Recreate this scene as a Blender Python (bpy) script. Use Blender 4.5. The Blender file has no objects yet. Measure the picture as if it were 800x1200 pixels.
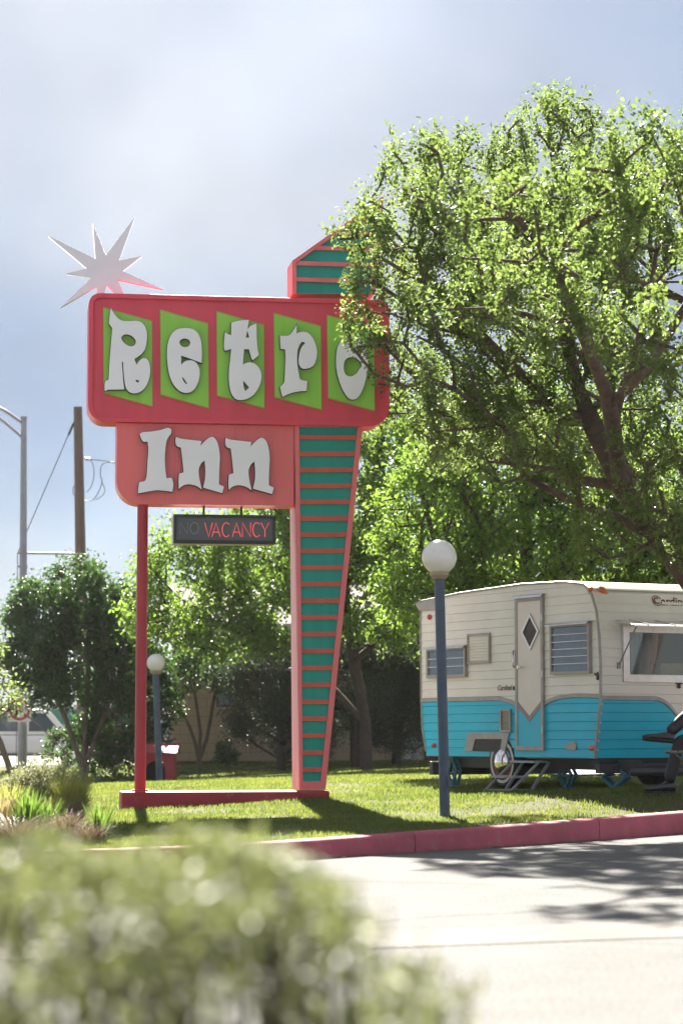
import bpy, math, random
import numpy as np
from mathutils import Vector, Matrix, Quaternion

random.seed(11)
RNG = np.random.default_rng(11)
R = math.radians
sc = bpy.context.scene
COL = sc.collection

# ------------------------------------------------------------------ camera
F_PX = 2833.0                       # 85 mm lens on a 1200-high picture
CAM_Z = 1.0
PITCH = math.atan(260 / F_PX)
cam_d = bpy.data.cameras.new('camera')
cam = bpy.data.objects.new('camera', cam_d)
COL.objects.link(cam)
cam.location = (0, 0, CAM_Z)
cam.rotation_euler = (R(90) + PITCH, 0, 0)
cam_d.sensor_fit = 'AUTO'
cam_d.sensor_width = 36
cam_d.lens = F_PX / 1200 * 36
cam_d.clip_start = 0.05
cam_d.clip_end = 3000
cam_d.dof.use_dof = True
cam_d.dof.focus_distance = 27.5
cam_d.dof.aperture_fstop = 2.5
sc.camera = cam

# ------------------------------------------------------------------ sky, sun, exposure
SUN_AZ, SUN_EL = R(-5), R(38)      # azimuth from +Y, clockwise
world = bpy.data.worlds.new('World')
sc.world = world
world.use_nodes = True
wn, wl = world.node_tree.nodes, world.node_tree.links
wn.clear()
out = wn.new('ShaderNodeOutputWorld')
bg = wn.new('ShaderNodeBackground')
bg.inputs['Strength'].default_value = 0.05
sky = wn.new('ShaderNodeTexSky')
sky.sky_type = 'NISHITA'
sky.sun_disc = False
sky.sun_elevation = SUN_EL
sky.sun_rotation = SUN_AZ
sky.altitude = 900
sky.air_density = 0.8
sky.dust_density = 0.2
sky.ozone_density = 2.4
tc = wn.new('ShaderNodeTexCoord')
mp = wn.new('ShaderNodeMapping')
mp.inputs['Scale'].default_value = (1.0, 1.0, 1.7)
mp.inputs['Location'].default_value = (3.74, 4.45, 4.77)
nz = wn.new('ShaderNodeTexNoise')
nz.inputs['Scale'].default_value = 4.2
nz.inputs['Detail'].default_value = 6
nz.inputs['Roughness'].default_value = 0.52
nz.inputs['Distortion'].default_value = 0.15
rp = wn.new('ShaderNodeValToRGB')
rp.color_ramp.elements[0].position = 0.36
rp.color_ramp.elements[0].color = (0.93, 0.93, 0.93, 1)
rp.color_ramp.elements[1].position = 0.70
rp.color_ramp.elements[1].color = (0.98, 0.98, 0.98, 1)
mixc = wn.new('ShaderNodeMix')
mixc.data_type = 'RGBA'
tone = wn.new('ShaderNodeTexNoise')                          # thicker and thinner parts of the veil
tone.inputs['Scale'].default_value = 3.1
tone.inputs['Detail'].default_value = 4
tone.inputs['Roughness'].default_value = 0.45
tone.inputs['Distortion'].default_value = 0.2
trp = wn.new('ShaderNodeValToRGB')
trp.color_ramp.elements[0].position = 0.38
trp.color_ramp.elements[0].color = (0.54, 0.61, 0.75, 1)
trp.color_ramp.elements[1].position = 0.66
trp.color_ramp.elements[1].color = (1.35, 1.35, 1.34, 1)
wl.new(tone.outputs['Fac'], trp.inputs['Fac'])
wl.new(trp.outputs['Color'], mixc.inputs[7])
wl.new(tc.outputs['Generated'], mp.inputs['Vector'])
wl.new(mp.outputs['Vector'], nz.inputs['Vector'])
wl.new(mp.outputs['Vector'], tone.inputs['Vector'])
wl.new(nz.outputs['Fac'], rp.inputs['Fac'])
wl.new(rp.outputs['Color'], mixc.inputs[0])
wl.new(sky.outputs['Color'], mixc.inputs[6])
wl.new(mixc.outputs[2], bg.inputs['Color'])
wl.new(bg.outputs['Background'], out.inputs['Surface'])

sun_d = bpy.data.lights.new('sun', 'SUN')
sun = bpy.data.objects.new('sun', sun_d)
COL.objects.link(sun)
sun_d.energy = 2.1
sun_d.angle = R(0.6)
sun_d.color = (1.0, 0.94, 0.84)
sun_dir = Vector((math.sin(SUN_AZ) * math.cos(SUN_EL), math.cos(SUN_AZ) * math.cos(SUN_EL), math.sin(SUN_EL)))
sun.rotation_euler = sun_dir.to_track_quat('Z', 'Y').to_euler()
sun.location = (-20, 60, 60)

sc.view_settings.view_transform = 'Standard'
sc.view_settings.look = 'None'
sc.view_settings.gamma = 1.0
sc.view_settings.exposure = 3.6
sc.render.engine = 'CYCLES'
sc.cycles.use_denoising = True
sc.cycles.max_bounces = 10
sc.cycles.transparent_max_bounces = 12

# ------------------------------------------------------------------ materials
def srgb(r, g, b):
    def f(c):
        c /= 255.0
        return c / 12.92 if c <= 0.04045 else ((c + 0.055) / 1.055) ** 2.4
    return (f(r), f(g), f(b), 1)

def mat(name, col, rough=0.6, metal=0.0, var=0.12, vscale=3.0, bump=0.0, bscale=40.0, spec=0.5,
        emit=None, estr=0.0, dirt=None, dscale=1.5, coat=0.0, streak=False):
    m = bpy.data.materials.new(name)
    m.use_nodes = True
    n, l = m.node_tree.nodes, m.node_tree.links
    p = n['Principled BSDF']
    p.inputs['Roughness'].default_value = rough
    p.inputs['Metallic'].default_value = metal
    p.inputs['Specular IOR Level'].default_value = spec
    p.inputs['Coat Weight'].default_value = coat
    if len(col) == 3:
        col = (*col, 1)
    tcn = n.new('ShaderNodeTexCoord')
    mpn = n.new('ShaderNodeMapping')
    if streak:
        mpn.inputs['Scale'].default_value = (4, 4, 0.35)
    l.new(tcn.outputs['Object'], mpn.inputs['Vector'])
    ns = n.new('ShaderNodeTexNoise')
    ns.inputs['Scale'].default_value = vscale
    ns.inputs['Detail'].default_value = 7
    ns.inputs['Roughness'].default_value = 0.62
    l.new(mpn.outputs['Vector'], ns.inputs['Vector'])
    r1 = n.new('ShaderNodeValToRGB')
    r1.color_ramp.elements[0].position = 0.3
    r1.color_ramp.elements[1].position = 0.7
    lo = tuple(c * (1 - var) for c in col[:3]) + (1,)
    hi = tuple(min(1, c * (1 + var)) for c in col[:3]) + (1,)
    r1.color_ramp.elements[0].color = lo
    r1.color_ramp.elements[1].color = hi
    l.new(ns.outputs['Fac'], r1.inputs['Fac'])
    csrc = r1.outputs['Color']
    if dirt:
        n2 = n.new('ShaderNodeTexNoise')
        n2.inputs['Scale'].default_value = dscale
        n2.inputs['Detail'].default_value = 9
        n2.inputs['Roughness'].default_value = 0.7
        l.new(mpn.outputs['Vector'], n2.inputs['Vector'])
        r2 = n.new('ShaderNodeValToRGB')
        r2.color_ramp.elements[0].position = 0.55
        r2.color_ramp.elements[0].color = (0, 0, 0, 1)
        r2.color_ramp.elements[1].position = 0.78
        r2.color_ramp.elements[1].color = (0.7, 0.7, 0.7, 1)
        l.new(n2.outputs['Fac'], r2.inputs['Fac'])
        mx = n.new('ShaderNodeMix')
        mx.data_type = 'RGBA'
        l.new(r2.outputs['Color'], mx.inputs[0])
        l.new(csrc, mx.inputs[6])
        mx.inputs[7].default_value = (*dirt[:3], 1)
        csrc = mx.outputs[2]
    l.new(csrc, p.inputs['Base Color'])
    if bump:
        nb = n.new('ShaderNodeTexNoise')
        nb.inputs['Scale'].default_value = bscale
        nb.inputs['Detail'].default_value = 5
        l.new(tcn.outputs['Object'], nb.inputs['Vector'])
        b = n.new('ShaderNodeBump')
        b.inputs['Strength'].default_value = bump
        b.inputs['Distance'].default_value = 0.02
        l.new(nb.outputs['Fac'], b.inputs['Height'])
        l.new(b.outputs['Normal'], p.inputs['Normal'])
    if emit:
        p.inputs['Emission Color'].default_value = (*emit[:3], 1)
        p.inputs['Emission Strength'].default_value = estr
    return m

def leaf_mat(name, c1, c2, trans, tmix=0.45, rough=0.5):
    m = bpy.data.materials.new(name)
    m.use_nodes = True
    n, l = m.node_tree.nodes, m.node_tree.links
    p = n['Principled BSDF']
    p.inputs['Roughness'].default_value = rough
    p.inputs['Specular IOR Level'].default_value = 0.35
    g = n.new('ShaderNodeNewGeometry')
    r1 = n.new('ShaderNodeValToRGB')
    r1.color_ramp.elements[0].color = (*c1, 1)
    r1.color_ramp.elements[1].color = (*c2, 1)
    l.new(g.outputs['Random Per Island'], r1.inputs['Fac'])
    l.new(r1.outputs['Color'], p.inputs['Base Color'])
    t = n.new('ShaderNodeBsdfTranslucent')
    hs = n.new('ShaderNodeValToRGB')
    hs.color_ramp.elements[0].color = tuple(c * 0.7 for c in trans) + (1,)
    hs.color_ramp.elements[1].color = tuple(min(1, c * 1.25) for c in trans) + (1,)
    l.new(g.outputs['Random Per Island'], hs.inputs['Fac'])
    l.new(hs.outputs['Color'], t.inputs['Color'])
    mx = n.new('ShaderNodeMixShader')
    mx.inputs[0].default_value = tmix
    l.new(p.outputs[0], mx.inputs[1])
    l.new(t.outputs[0], mx.inputs[2])
    l.new(mx.outputs[0], n['Material Output'].inputs['Surface'])
    return m

def glass_mat(name, tint=(0.8, 0.85, 0.85), refl=0.12):
    m = bpy.data.materials.new(name)
    m.use_nodes = True
    n, l = m.node_tree.nodes, m.node_tree.links
    n.remove(n['Principled BSDF'])
    t = n.new('ShaderNodeBsdfTransparent')
    t.inputs[0].default_value = (*tint, 1)
    g = n.new('ShaderNodeBsdfGlossy')
    g.inputs['Roughness'].default_value = 0.04
    lw = n.new('ShaderNodeLayerWeight')
    lw.inputs['Blend'].default_value = 0.5
    pw = n.new('ShaderNodeMath'); pw.operation = 'POWER'; pw.inputs[1].default_value = 3.0
    l.new(lw.outputs['Facing'], pw.inputs[0])
    ml = n.new('ShaderNodeMath'); ml.operation = 'MULTIPLY'; ml.inputs[1].default_value = 0.6
    l.new(pw.outputs[0], ml.inputs[0])
    ad = n.new('ShaderNodeMath'); ad.operation = 'ADD'; ad.inputs[1].default_value = refl * .5
    l.new(ml.outputs[0], ad.inputs[0])
    mx = n.new('ShaderNodeMixShader')
    l.new(ad.outputs[0], mx.inputs[0])
    l.new(t.outputs[0], mx.inputs[1])
    l.new(g.outputs[0], mx.inputs[2])
    l.new(mx.outputs[0], n['Material Output'].inputs['Surface'])
    return m

M = {}
M['sign_red'] = mat('sign_red_paint', (0.74, 0.060, 0.105), 0.42, var=0.10, vscale=1.2, bump=0.03, bscale=6, streak=True, dirt=(0.66, 0.10, 0.14), dscale=2.5)
M['sign_coral'] = mat('sign_coral_paint', (0.84, 0.165, 0.175), 0.42, var=0.10, vscale=1.0, bump=0.03, bscale=5, streak=True, dirt=(0.62, 0.16, 0.15), dscale=2.0)
M['frame_pink'] = mat('sign_pink_frame', (0.80, 0.18, 0.20), 0.45, var=0.12, vscale=1.5, streak=True, dirt=(0.66, 0.26, 0.27), dscale=2.0)
M['pink_lit'] = mat('sign_pink_lit_side', (0.84, 0.42, 0.47), 0.5, var=0.12, vscale=2, streak=True)  # frame pink made paler: light on the left side put into the colour
M['batten'] = mat('sign_batten_orange_red', (0.60, 0.10, 0.06), 0.5, var=0.12, vscale=3)
M['teal'] = mat('sign_teal_paint', (0.0, 0.33, 0.29), 0.5, var=0.14, vscale=1.6, streak=True)
M['lime'] = mat('sign_lime_paint', (0.30, 0.66, 0.07), 0.45, var=0.10, vscale=1.6, streak=True)
M['lime_edge'] = mat('sign_lime_edge', (0.42, 0.42, 0.08), 0.5)
M['letter_white'] = mat('letter_white_acrylic', (0.88, 0.87, 0.93), 0.3, var=0.04, vscale=1.5)
M['letter_side'] = mat('letter_dark_return', (0.028, 0.030, 0.045), 0.45, var=0.2)
M['star_white'] = mat('star_white_metal', (0.86, 0.83, 0.92), 0.4, var=0.06, vscale=2)
M['sign_black'] = mat('vacancy_black_metal', (0.02, 0.022, 0.026), 0.4, var=0.2)
M['vac_face'] = mat('vacancy_grey_face', (0.10, 0.11, 0.12), 0.35, var=0.12, vscale=5)
M['vac_side'] = mat('vacancy_side_metal', (0.42, 0.36, 0.36), 0.4, metal=0.2)
M['neon_lit'] = mat('neon_lit_red', (0.9, 0.12, 0.12), 0.3, emit=(1.0, 0.13, 0.16), estr=0.045)
M['neon_off'] = mat('neon_unlit_glass', (0.27, 0.27, 0.28), 0.3)
M['bounce_grey'] = mat('added_bounce_grey', (0.30, 0.30, 0.31), 0.6, var=0.15, vscale=2, streak=True)  # for the added unseen sheets that make the sign's bounce neutral
M['pole_red'] = mat('post_red_paint', (0.40, 0.026, 0.045), 0.4, var=0.14, vscale=3, streak=True)
M['base_red'] = mat('base_red_paint', (0.36, 0.022, 0.042), 0.55, var=0.2, vscale=2.5, bump=0.25, bscale=14, dirt=(0.45, 0.20, 0.18), dscale=6)
M['lamp_blue'] = mat('lamp_post_slate_blue', (0.055, 0.085, 0.135), 0.45, var=0.25, vscale=5, dirt=(0.10, 0.10, 0.10), dscale=5, bump=0.08, bscale=30)
M['globe'] = mat('lamp_globe_white', (0.80, 0.78, 0.74), 0.28, var=0.04, vscale=2, coat=0.2, dirt=(0.62, 0.56, 0.48), dscale=3)
M['globe_collar'] = mat('lamp_collar_tan', (0.36, 0.29, 0.20), 0.5)
M['camper_white'] = mat('camper_white_aluminium', (0.80, 0.77, 0.71), 0.33, var=0.06, vscale=2, bump=0.02, bscale=5, dirt=(0.66, 0.61, 0.54), dscale=3)
M['camper_blue'] = mat('camper_turquoise_paint', (0.0, 0.50, 0.74), 0.38, var=0.08, vscale=2, bump=0.02, bscale=5, dirt=(0.02, 0.45, 0.64), dscale=3)
M['camper_door'] = mat('camper_door_paint', (0.76, 0.70, 0.66), 0.38, var=0.05)
M['trim_grey'] = mat('camper_grey_trim', (0.36, 0.33, 0.32), 0.4, var=0.15, vscale=8, metal=0.25)
M['trim_mauve'] = mat('camper_mauve_chevron', (0.30, 0.22, 0.23), 0.45, var=0.1)
M['alu'] = mat('aluminium', (0.62, 0.62, 0.62), 0.32, metal=0.85, var=0.12, vscale=9)
M['chrome'] = mat('chrome', (0.75, 0.75, 0.76), 0.12, metal=1.0, var=0.04)
M['rubber'] = mat('tyre_rubber', (0.018, 0.018, 0.019), 0.75, var=0.25, vscale=9, bump=0.15, bscale=60)
M['wheel_red'] = mat('wheel_maroon', (0.16, 0.022, 0.03), 0.4)
M['wheel_white'] = mat('tyre_whitewall', (0.62, 0.58, 0.55), 0.55)
M['black'] = mat('black_metal', (0.015, 0.015, 0.017), 0.5, var=0.2)
M['chassis'] = mat('chassis_dark_grey', (0.045, 0.047, 0.052), 0.5, var=0.2)
M['amber'] = mat('amber_lens', (0.62, 0.13, 0.02), 0.2, coat=0.5)
M['redlens'] = mat('red_lens', (0.42, 0.012, 0.012), 0.2, coat=0.5)
M['curtain'] = mat('curtain_cloth', (0.52, 0.53, 0.55), 0.9, var=0.1, vscale=12)
M['curtain_dark'] = mat('curtain_grey_cloth', (0.22, 0.26, 0.30), 0.9, var=0.12, vscale=12)
M['glass'] = glass_mat('window_glass')
M['glass_dark'] = mat('dark_brown_glass', (0.05, 0.03, 0.033), 0.35, var=0.2, spec=0.25)
M['car_glass'] = mat('car_glass', (0.05, 0.075, 0.10), 0.08, var=0.1)
M['script_red'] = mat('script_maroon', (0.16, 0.02, 0.02), 0.5)
M['jack_blue'] = mat('jack_blue_paint', (0.05, 0.20, 0.29), 0.5, var=0.25, vscale=8)
M['step_grey'] = mat('step_weathered_metal', (0.34, 0.34, 0.35), 0.5, metal=0.2, var=0.25, vscale=10)
M['interior'] = mat('camper_interior_wood', (0.14, 0.085, 0.05), 0.7)
M['carton'] = mat('carton_tan', (0.42, 0.33, 0.16), 0.8, var=0.15, vscale=18)
M['galv'] = mat('galvanised_steel', (0.30, 0.30, 0.34), 0.45, metal=0.5, var=0.12, vscale=3)
M['wood_pole'] = mat('weathered_pole_wood', (0.13, 0.092, 0.075), 0.85, var=0.3, vscale=6, bump=0.35, bscale=25, streak=True)
M['wire'] = mat('cable_black', (0.05, 0.05, 0.055), 0.6)
M['guy_green'] = mat('guy_strut_green', (0.10, 0.14, 0.10), 0.6)
M['bark'] = mat('bark_brown', (0.115, 0.075, 0.06), 0.9, var=0.35, vscale=9, bump=0.6, bscale=22)
M['bark_pale'] = mat('bark_grey_brown', (0.15, 0.11, 0.09), 0.9, var=0.3, vscale=8, bump=0.5, bscale=20)
M['bark_dark'] = mat('bark_dark', (0.06, 0.043, 0.036), 0.9, var=0.3, vscale=9, bump=0.5, bscale=22)
M['light_cord'] = mat('light_string_green', (0.02, 0.09, 0.07), 0.5)
M['block'] = mat('painted_block_tan', (0.33, 0.245, 0.165), 0.85, var=0.16, vscale=1.3, bump=0.3, bscale=30, dirt=(0.24, 0.17, 0.12), dscale=2)
M['mortar'] = mat('mortar', (0.20, 0.15, 0.11), 0.95, var=0.2, vscale=8)
M['brickred'] = mat('brick_red', (0.17, 0.055, 0.035), 0.85, var=0.3, vscale=5, bump=0.2, bscale=30)
M['door_white'] = mat('house_door_white', (0.42, 0.41, 0.40), 0.6)
M['roofing'] = mat('roof_brown', (0.10, 0.075, 0.06), 0.9, var=0.25, vscale=7, bump=0.4, bscale=20)
M['fascia'] = mat('fascia_cream', (0.40, 0.36, 0.30), 0.7)
M['box_red'] = mat('kennel_red_paint', (0.30, 0.018, 0.03), 0.55, var=0.15, vscale=4)
M['car_white'] = mat('car_white_paint', (0.72, 0.73, 0.74), 0.25, var=0.03, coat=0.5)
M['car_grey'] = mat('car_silver_paint', (0.42, 0.42, 0.43), 0.25, var=0.03, coat=0.5)
M['car_red'] = mat('car_red_paint', (0.36, 0.03, 0.025), 0.25, var=0.03, coat=0.5)
M['store_wall'] = mat('far_store_wall', (0.60, 0.58, 0.55), 0.8, var=0.06)
M['store_green'] = mat('far_store_fascia_green', (0.02, 0.17, 0.13), 0.6)
M['sign_plate'] = mat('traffic_sign_white', (0.75, 0.75, 0.75), 0.4)
M['sign_ring'] = mat('traffic_sign_red', (0.50, 0.03, 0.05), 0.4)
M['cloth_black'] = mat('black_cloth', (0.014, 0.015, 0.02), 0.62, var=0.25, vscale=9, bump=0.25, bscale=12)
M['shoe'] = mat('black_leather', (0.012, 0.012, 0.013), 0.22, var=0.2, coat=0.3)
M['skin'] = mat('skin', (0.45, 0.26, 0.18), 0.55, var=0.08)
M['hair'] = mat('hair_dark', (0.03, 0.02, 0.015), 0.5, var=0.25, vscale=20)
M['slat_wood'] = mat('chair_slat_wood', (0.36, 0.18, 0.11), 0.55, var=0.2, vscale=7)
M['chair_metal'] = mat('chair_grey_green_metal', (0.10, 0.13, 0.13), 0.45, metal=0.3)
M['kerb'] = mat('kerb_faded_red_paint', (0.37, 0.070, 0.105), 0.75, var=0.2, vscale=3, bump=0.3, bscale=22, dirt=(0.36, 0.19, 0.18), dscale=7)
M['tank'] = mat('propane_white', (0.7, 0.7, 0.68), 0.4)

# ------------------------------------------------------------------ helpers
def tag(o, label=None, cat=None, group=None, kind=None):
    if label: o['label'] = label
    if cat: o['category'] = cat
    if group: o['group'] = group
    if kind: o['kind'] = kind
    return o

def empty(name, loc=(0, 0, 0), rz=0.0):
    o = bpy.data.objects.new(name, None)
    o.empty_display_size = 0.2
    COL.objects.link(o)
    o.location = loc
    o.rotation_euler = (0, 0, rz)
    return o

def add(name, me, parent=None, loc=None):
    o = bpy.data.objects.new(name, me)
    COL.objects.link(o)
    if parent is not None:
        o.parent = parent
    if loc is not None:
        o.location = loc
    return o

def np_mesh(name, V, Fs, m, smooth=False):
    me = bpy.data.meshes.new(name)
    V = np.ascontiguousarray(V, dtype=np.float32)
    Fs = np.ascontiguousarray(Fs, dtype=np.int32)
    k = Fs.shape[1]
    me.vertices.add(len(V))
    me.vertices.foreach_set('co', V.ravel())
    me.loops.add(Fs.size)
    me.loops.foreach_set('vertex_index', Fs.ravel())
    me.polygons.add(len(Fs))
    me.polygons.foreach_set('loop_start', np.arange(0, Fs.size, k, dtype=np.int32))
    if smooth:
        me.polygons.foreach_set('use_smooth', np.ones(len(Fs), dtype=bool))
    me.materials.append(m)
    me.update(calc_edges=True)
    return me

class MB:
    def __init__(s):
        s.v, s.f = [], []
    def quad(s, a, b, c, d):
        i = len(s.v)
        s.v += [tuple(a), tuple(b), tuple(c), tuple(d)]
        s.f.append((i, i + 1, i + 2, i + 3))
        return s
    def poly(s, pts):
        i = len(s.v)
        s.v += [tuple(p) for p in pts]
        s.f.append(tuple(range(i, i + len(pts))))
        return s
    def box(s, lo, hi, rot=None, about=None):
        i = len(s.v)
        x0, y0, z0 = lo
        x1, y1, z1 = hi
        P = [(x0, y0, z0), (x1, y0, z0), (x1, y1, z0), (x0, y1, z0), (x0, y0, z1), (x1, y0, z1), (x1, y1, z1), (x0, y1, z1)]
        if rot is not None:
            c = Vector(about if about else ((x0 + x1) / 2, (y0 + y1) / 2, (z0 + z1) / 2))
            P = [tuple(c + rot @ (Vector(p) - c)) for p in P]
        s.v += P
        s.f += [tuple(i + k for k in q) for q in ((0, 3, 2, 1), (4, 5, 6, 7), (0, 1, 5, 4), (1, 2, 6, 5), (2, 3, 7, 6), (3, 0, 4, 7))]
        return s
    def prism(s, poly, a, b, axis='y'):
        """extrude a 2-D outline between a and b; axis y: (x,z) outline, axis x: (y,z) outline, axis z: (x,y)"""
        n = len(poly)
        i = len(s.v)
        for t in (a, b):
            for p in poly:
                s.v.append((p[0], t, p[1]) if axis == 'y' else (t, p[0], p[1]) if axis == 'x' else (p[0], p[1], t))
        s.f.append(tuple(i + k for k in range(n)))
        s.f.append(tuple(i + n + k for k in reversed(range(n))))
        for k in range(n):
            k2 = (k + 1) % n
            s.f.append((i + k2, i + k, i + n + k, i + n + k2))
        return s
    def ring(s, outer, inner, a, b, axis='y'):
        """frame: outline with a matching inner outline (same count), extruded a..b"""
        n = len(outer)
        i = len(s.v)
        def P(p, t):
            return (p[0], t, p[1]) if axis == 'y' else (t, p[0], p[1]) if axis == 'x' else (p[0], p[1], t)
        for t in (a, b):
            for poly in (outer, inner):
                for p in poly:
                    s.v.append(P(p, t))
        o0, n0, o1, n1 = i, i + n, i + 2 * n, i + 3 * n
        for k in range(n):
            q = (k + 1) % n
            s.f.append((o0 + k, o0 + q, n0 + q, n0 + k))
            s.f.append((o1 + q, o1 + k, n1 + k, n1 + q))
            s.f.append((o0 + q, o0 + k, o1 + k, o1 + q))
            s.f.append((n0 + k, n0 + q, n1 + q, n1 + k))
        return s
    def tube(s, pts, r, n=8, cap=True):
        pts = [Vector(p) for p in pts]
        rr = r if isinstance(r, (list, tuple)) else [r] * len(pts)
        base = len(s.v)
        up = Vector((0, 0, 1))
        prev = None
        for j, p in enumerate(pts):
            d = (pts[min(j + 1, len(pts) - 1)] - pts[max(j - 1, 0)]).normalized()
            if prev is None:
                a = d.cross(up if abs(d.z) < 0.95 else Vector((1, 0, 0))).normalized()
            else:
                a = (prev - d * prev.dot(d)).normalized()
            prev = a
            b = d.cross(a)
            for k in range(n):
                t = 2 * math.pi * k / n
                s.v.append(tuple(p + (a * math.cos(t) + b * math.sin(t)) * rr[j]))
        for j in range(len(pts) - 1):
            for k in range(n):
                k2 = (k + 1) % n
                s.f.append((base + j * n + k, base + j * n + k2, base + (j + 1) * n + k2, base + (j + 1) * n + k))
        if cap:
            s.f.append(tuple(base + k for k in reversed(range(n))))
            e = base + (len(pts) - 1) * n
            s.f.append(tuple(e + k for k in range(n)))
        return s
    def lathe(s, prof, n=24, center=(0, 0, 0), axis='z', cap=True):
        base = len(s.v)
        cx, cy, cz = center
        for (r, h) in prof:
            for k in range(n):
                t = 2 * math.pi * k / n
                a, b = r * math.cos(t), r * math.sin(t)
                s.v.append((cx + a, cy + b, cz + h) if axis == 'z' else (cx + a, cy + h, cz + b) if axis == 'y' else (cx + h, cy + a, cz + b))
        for j in range(len(prof) - 1):
            for k in range(n):
                k2 = (k + 1) % n
                s.f.append((base + j * n + k, base + j * n + k2, base + (j + 1) * n + k2, base + (j + 1) * n + k))
        if cap:
            s.f.append(tuple(base + k for k in range(n)))
            e = base + (len(prof) - 1) * n
            s.f.append(tuple(e + k for k in range(n)))
        return s
    def mesh(s, name, m, smooth=False, bevel=0.0, seg=2):
        me = bpy.data.meshes.new(name)
        me.from_pydata(s.v, [], s.f)
        me.materials.append(m)
        import bmesh
        bm = bmesh.new()
        bm.from_mesh(me)
        if bevel:
            bmesh.ops.remove_doubles(bm, verts=bm.verts, dist=1e-5)
            ed = [e for e in bm.edges if len(e.link_faces) == 2 and e.calc_face_angle(0) > 0.5]
            bmesh.ops.bevel(bm, geom=ed, offset=bevel, segments=seg, affect='EDGES', profile=0.6, clamp_overlap=True)
        bmesh.ops.recalc_face_normals(bm, faces=bm.faces)
        bm.to_mesh(me)
        bm.free()
        if smooth:
            for p in me.polygons:
                p.use_smooth = True
            try:
                me.set_sharp_from_angle(angle=R(38))
            except Exception:
                pass
        me.update()
        return me
    def build(s, name, m, parent=None, smooth=False, bevel=0.0, loc=None, seg=2):
        return add(name, s.mesh(name, m, smooth, bevel, seg), parent, loc)

def ray(px, py):
    a, b = (px - 400) / F_PX, (600 - py) / F_PX
    ct, st = math.cos(PITCH), math.sin(PITCH)
    return Vector((a, ct - b * st, st + b * ct))

def at(px, py, Y):
    d = ray(px, py)
    return Vector((0, 0, CAM_Z)) + d * (Y / d.y)

def on_plane(px, py, O, nrm):
    d = ray(px, py)
    C = Vector((0, 0, CAM_Z))
    t = (O - C).dot(nrm) / d.dot(nrm)
    return C + d * t

def smooth_outline(pts, sub=5):
    """closed outline; points given as (x,y) are smooth, (x,y,1) are corners"""
    n = len(pts)
    res = []
    for i in range(n):
        p0, p1, p2, p3 = (pts[(i - 1) % n], pts[i], pts[(i + 1) % n], pts[(i + 2) % n])
        c1, c2 = len(p1) > 2, len(p2) > 2
        a, b = Vector(p1[:2]), Vector(p2[:2])
        m1 = (b - a) if c1 else (b - Vector(p0[:2])) * 0.5
        m2 = (b - a) if c2 else (Vector(p3[:2]) - a) * 0.5
        L = (b - a).length
        if m1.length > L * 1.2: m1 = m1.normalized() * L * 1.2
        if m2.length > L * 1.2: m2 = m2.normalized() * L * 1.2
        k = 1 if (c1 and c2) else sub
        for j in range(k):
            t = j / k
            h = a * (2 * t**3 - 3 * t**2 + 1) + m1 * (t**3 - 2 * t**2 + t) + b * (-2 * t**3 + 3 * t**2) + m2 * (t**3 - t**2)
            res.append((h.x, h.y))
    return res

def outline_mesh(name, loops, thick, m, bevel=0.0):
    """flat 2-D curve filled (inner loops are holes) and extruded by thick, as a mesh in local x,z facing -y"""
    cu = bpy.data.curves.new(name, 'CURVE')
    cu.dimensions = '2D'
    cu.fill_mode = 'BOTH'
    cu.extrude = thick / 2
    cu.bevel_depth = bevel
    cu.bevel_resolution = 1
    for lp in loops:
        sp = cu.splines.new('POLY')
        sp.points.add(len(lp) - 1)
        for q, p in zip(sp.points, lp):
            q.co = (p[0], p[1], 0, 1)
        sp.use_cyclic_u = True
    o = bpy.data.objects.new(name, cu)
    COL.objects.link(o)
    dg = bpy.context.evaluated_depsgraph_get()
    me = bpy.data.meshes.new_from_object(o.evaluated_get(dg))
    bpy.data.objects.remove(o)
    bpy.data.curves.remove(cu)
    me.transform(Matrix.Rotation(R(90), 4, 'X'))
    me.materials.clear()
    me.materials.append(m)
    me.name = name
    return me

def text_mesh(name, body, size, m, shear=0.0, extrude=0.002, offset=0.0):
    cu = bpy.data.curves.new(name, 'FONT')
    cu.body = body
    cu.size = size
    cu.shear = shear
    cu.extrude = extrude
    cu.offset = offset
    o = bpy.data.objects.new(name, cu)
    COL.objects.link(o)
    dg = bpy.context.evaluated_depsgraph_get()
    me = bpy.data.meshes.new_from_object(o.evaluated_get(dg))
    bpy.data.objects.remove(o)
    bpy.data.curves.remove(cu)
    me.transform(Matrix.Rotation(R(90), 4, 'X'))
    me.materials.clear()
    me.materials.append(m)
    return me

def rrect(x0, z0, x1, z1, r, n=6):
    """rounded rectangle; r = (bl, br, tr, tl)"""
    if not isinstance(r, (tuple, list)): r = (r,) * 4
    P = []
    for (cx, cz, a0, rr) in ((x0 + r[0], z0 + r[0], 180, r[0]), (x1 - r[1], z0 + r[1], 270, r[1]), (x1 - r[2], z1 - r[2], 0, r[2]), (x0 + r[3], z1 - r[3], 90, r[3])):
        for k in range(n + 1):
            t = R(a0 + 90 * k / n)
            P.append((cx + rr * math.cos(t), cz + rr * math.sin(t)))
    return P

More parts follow.
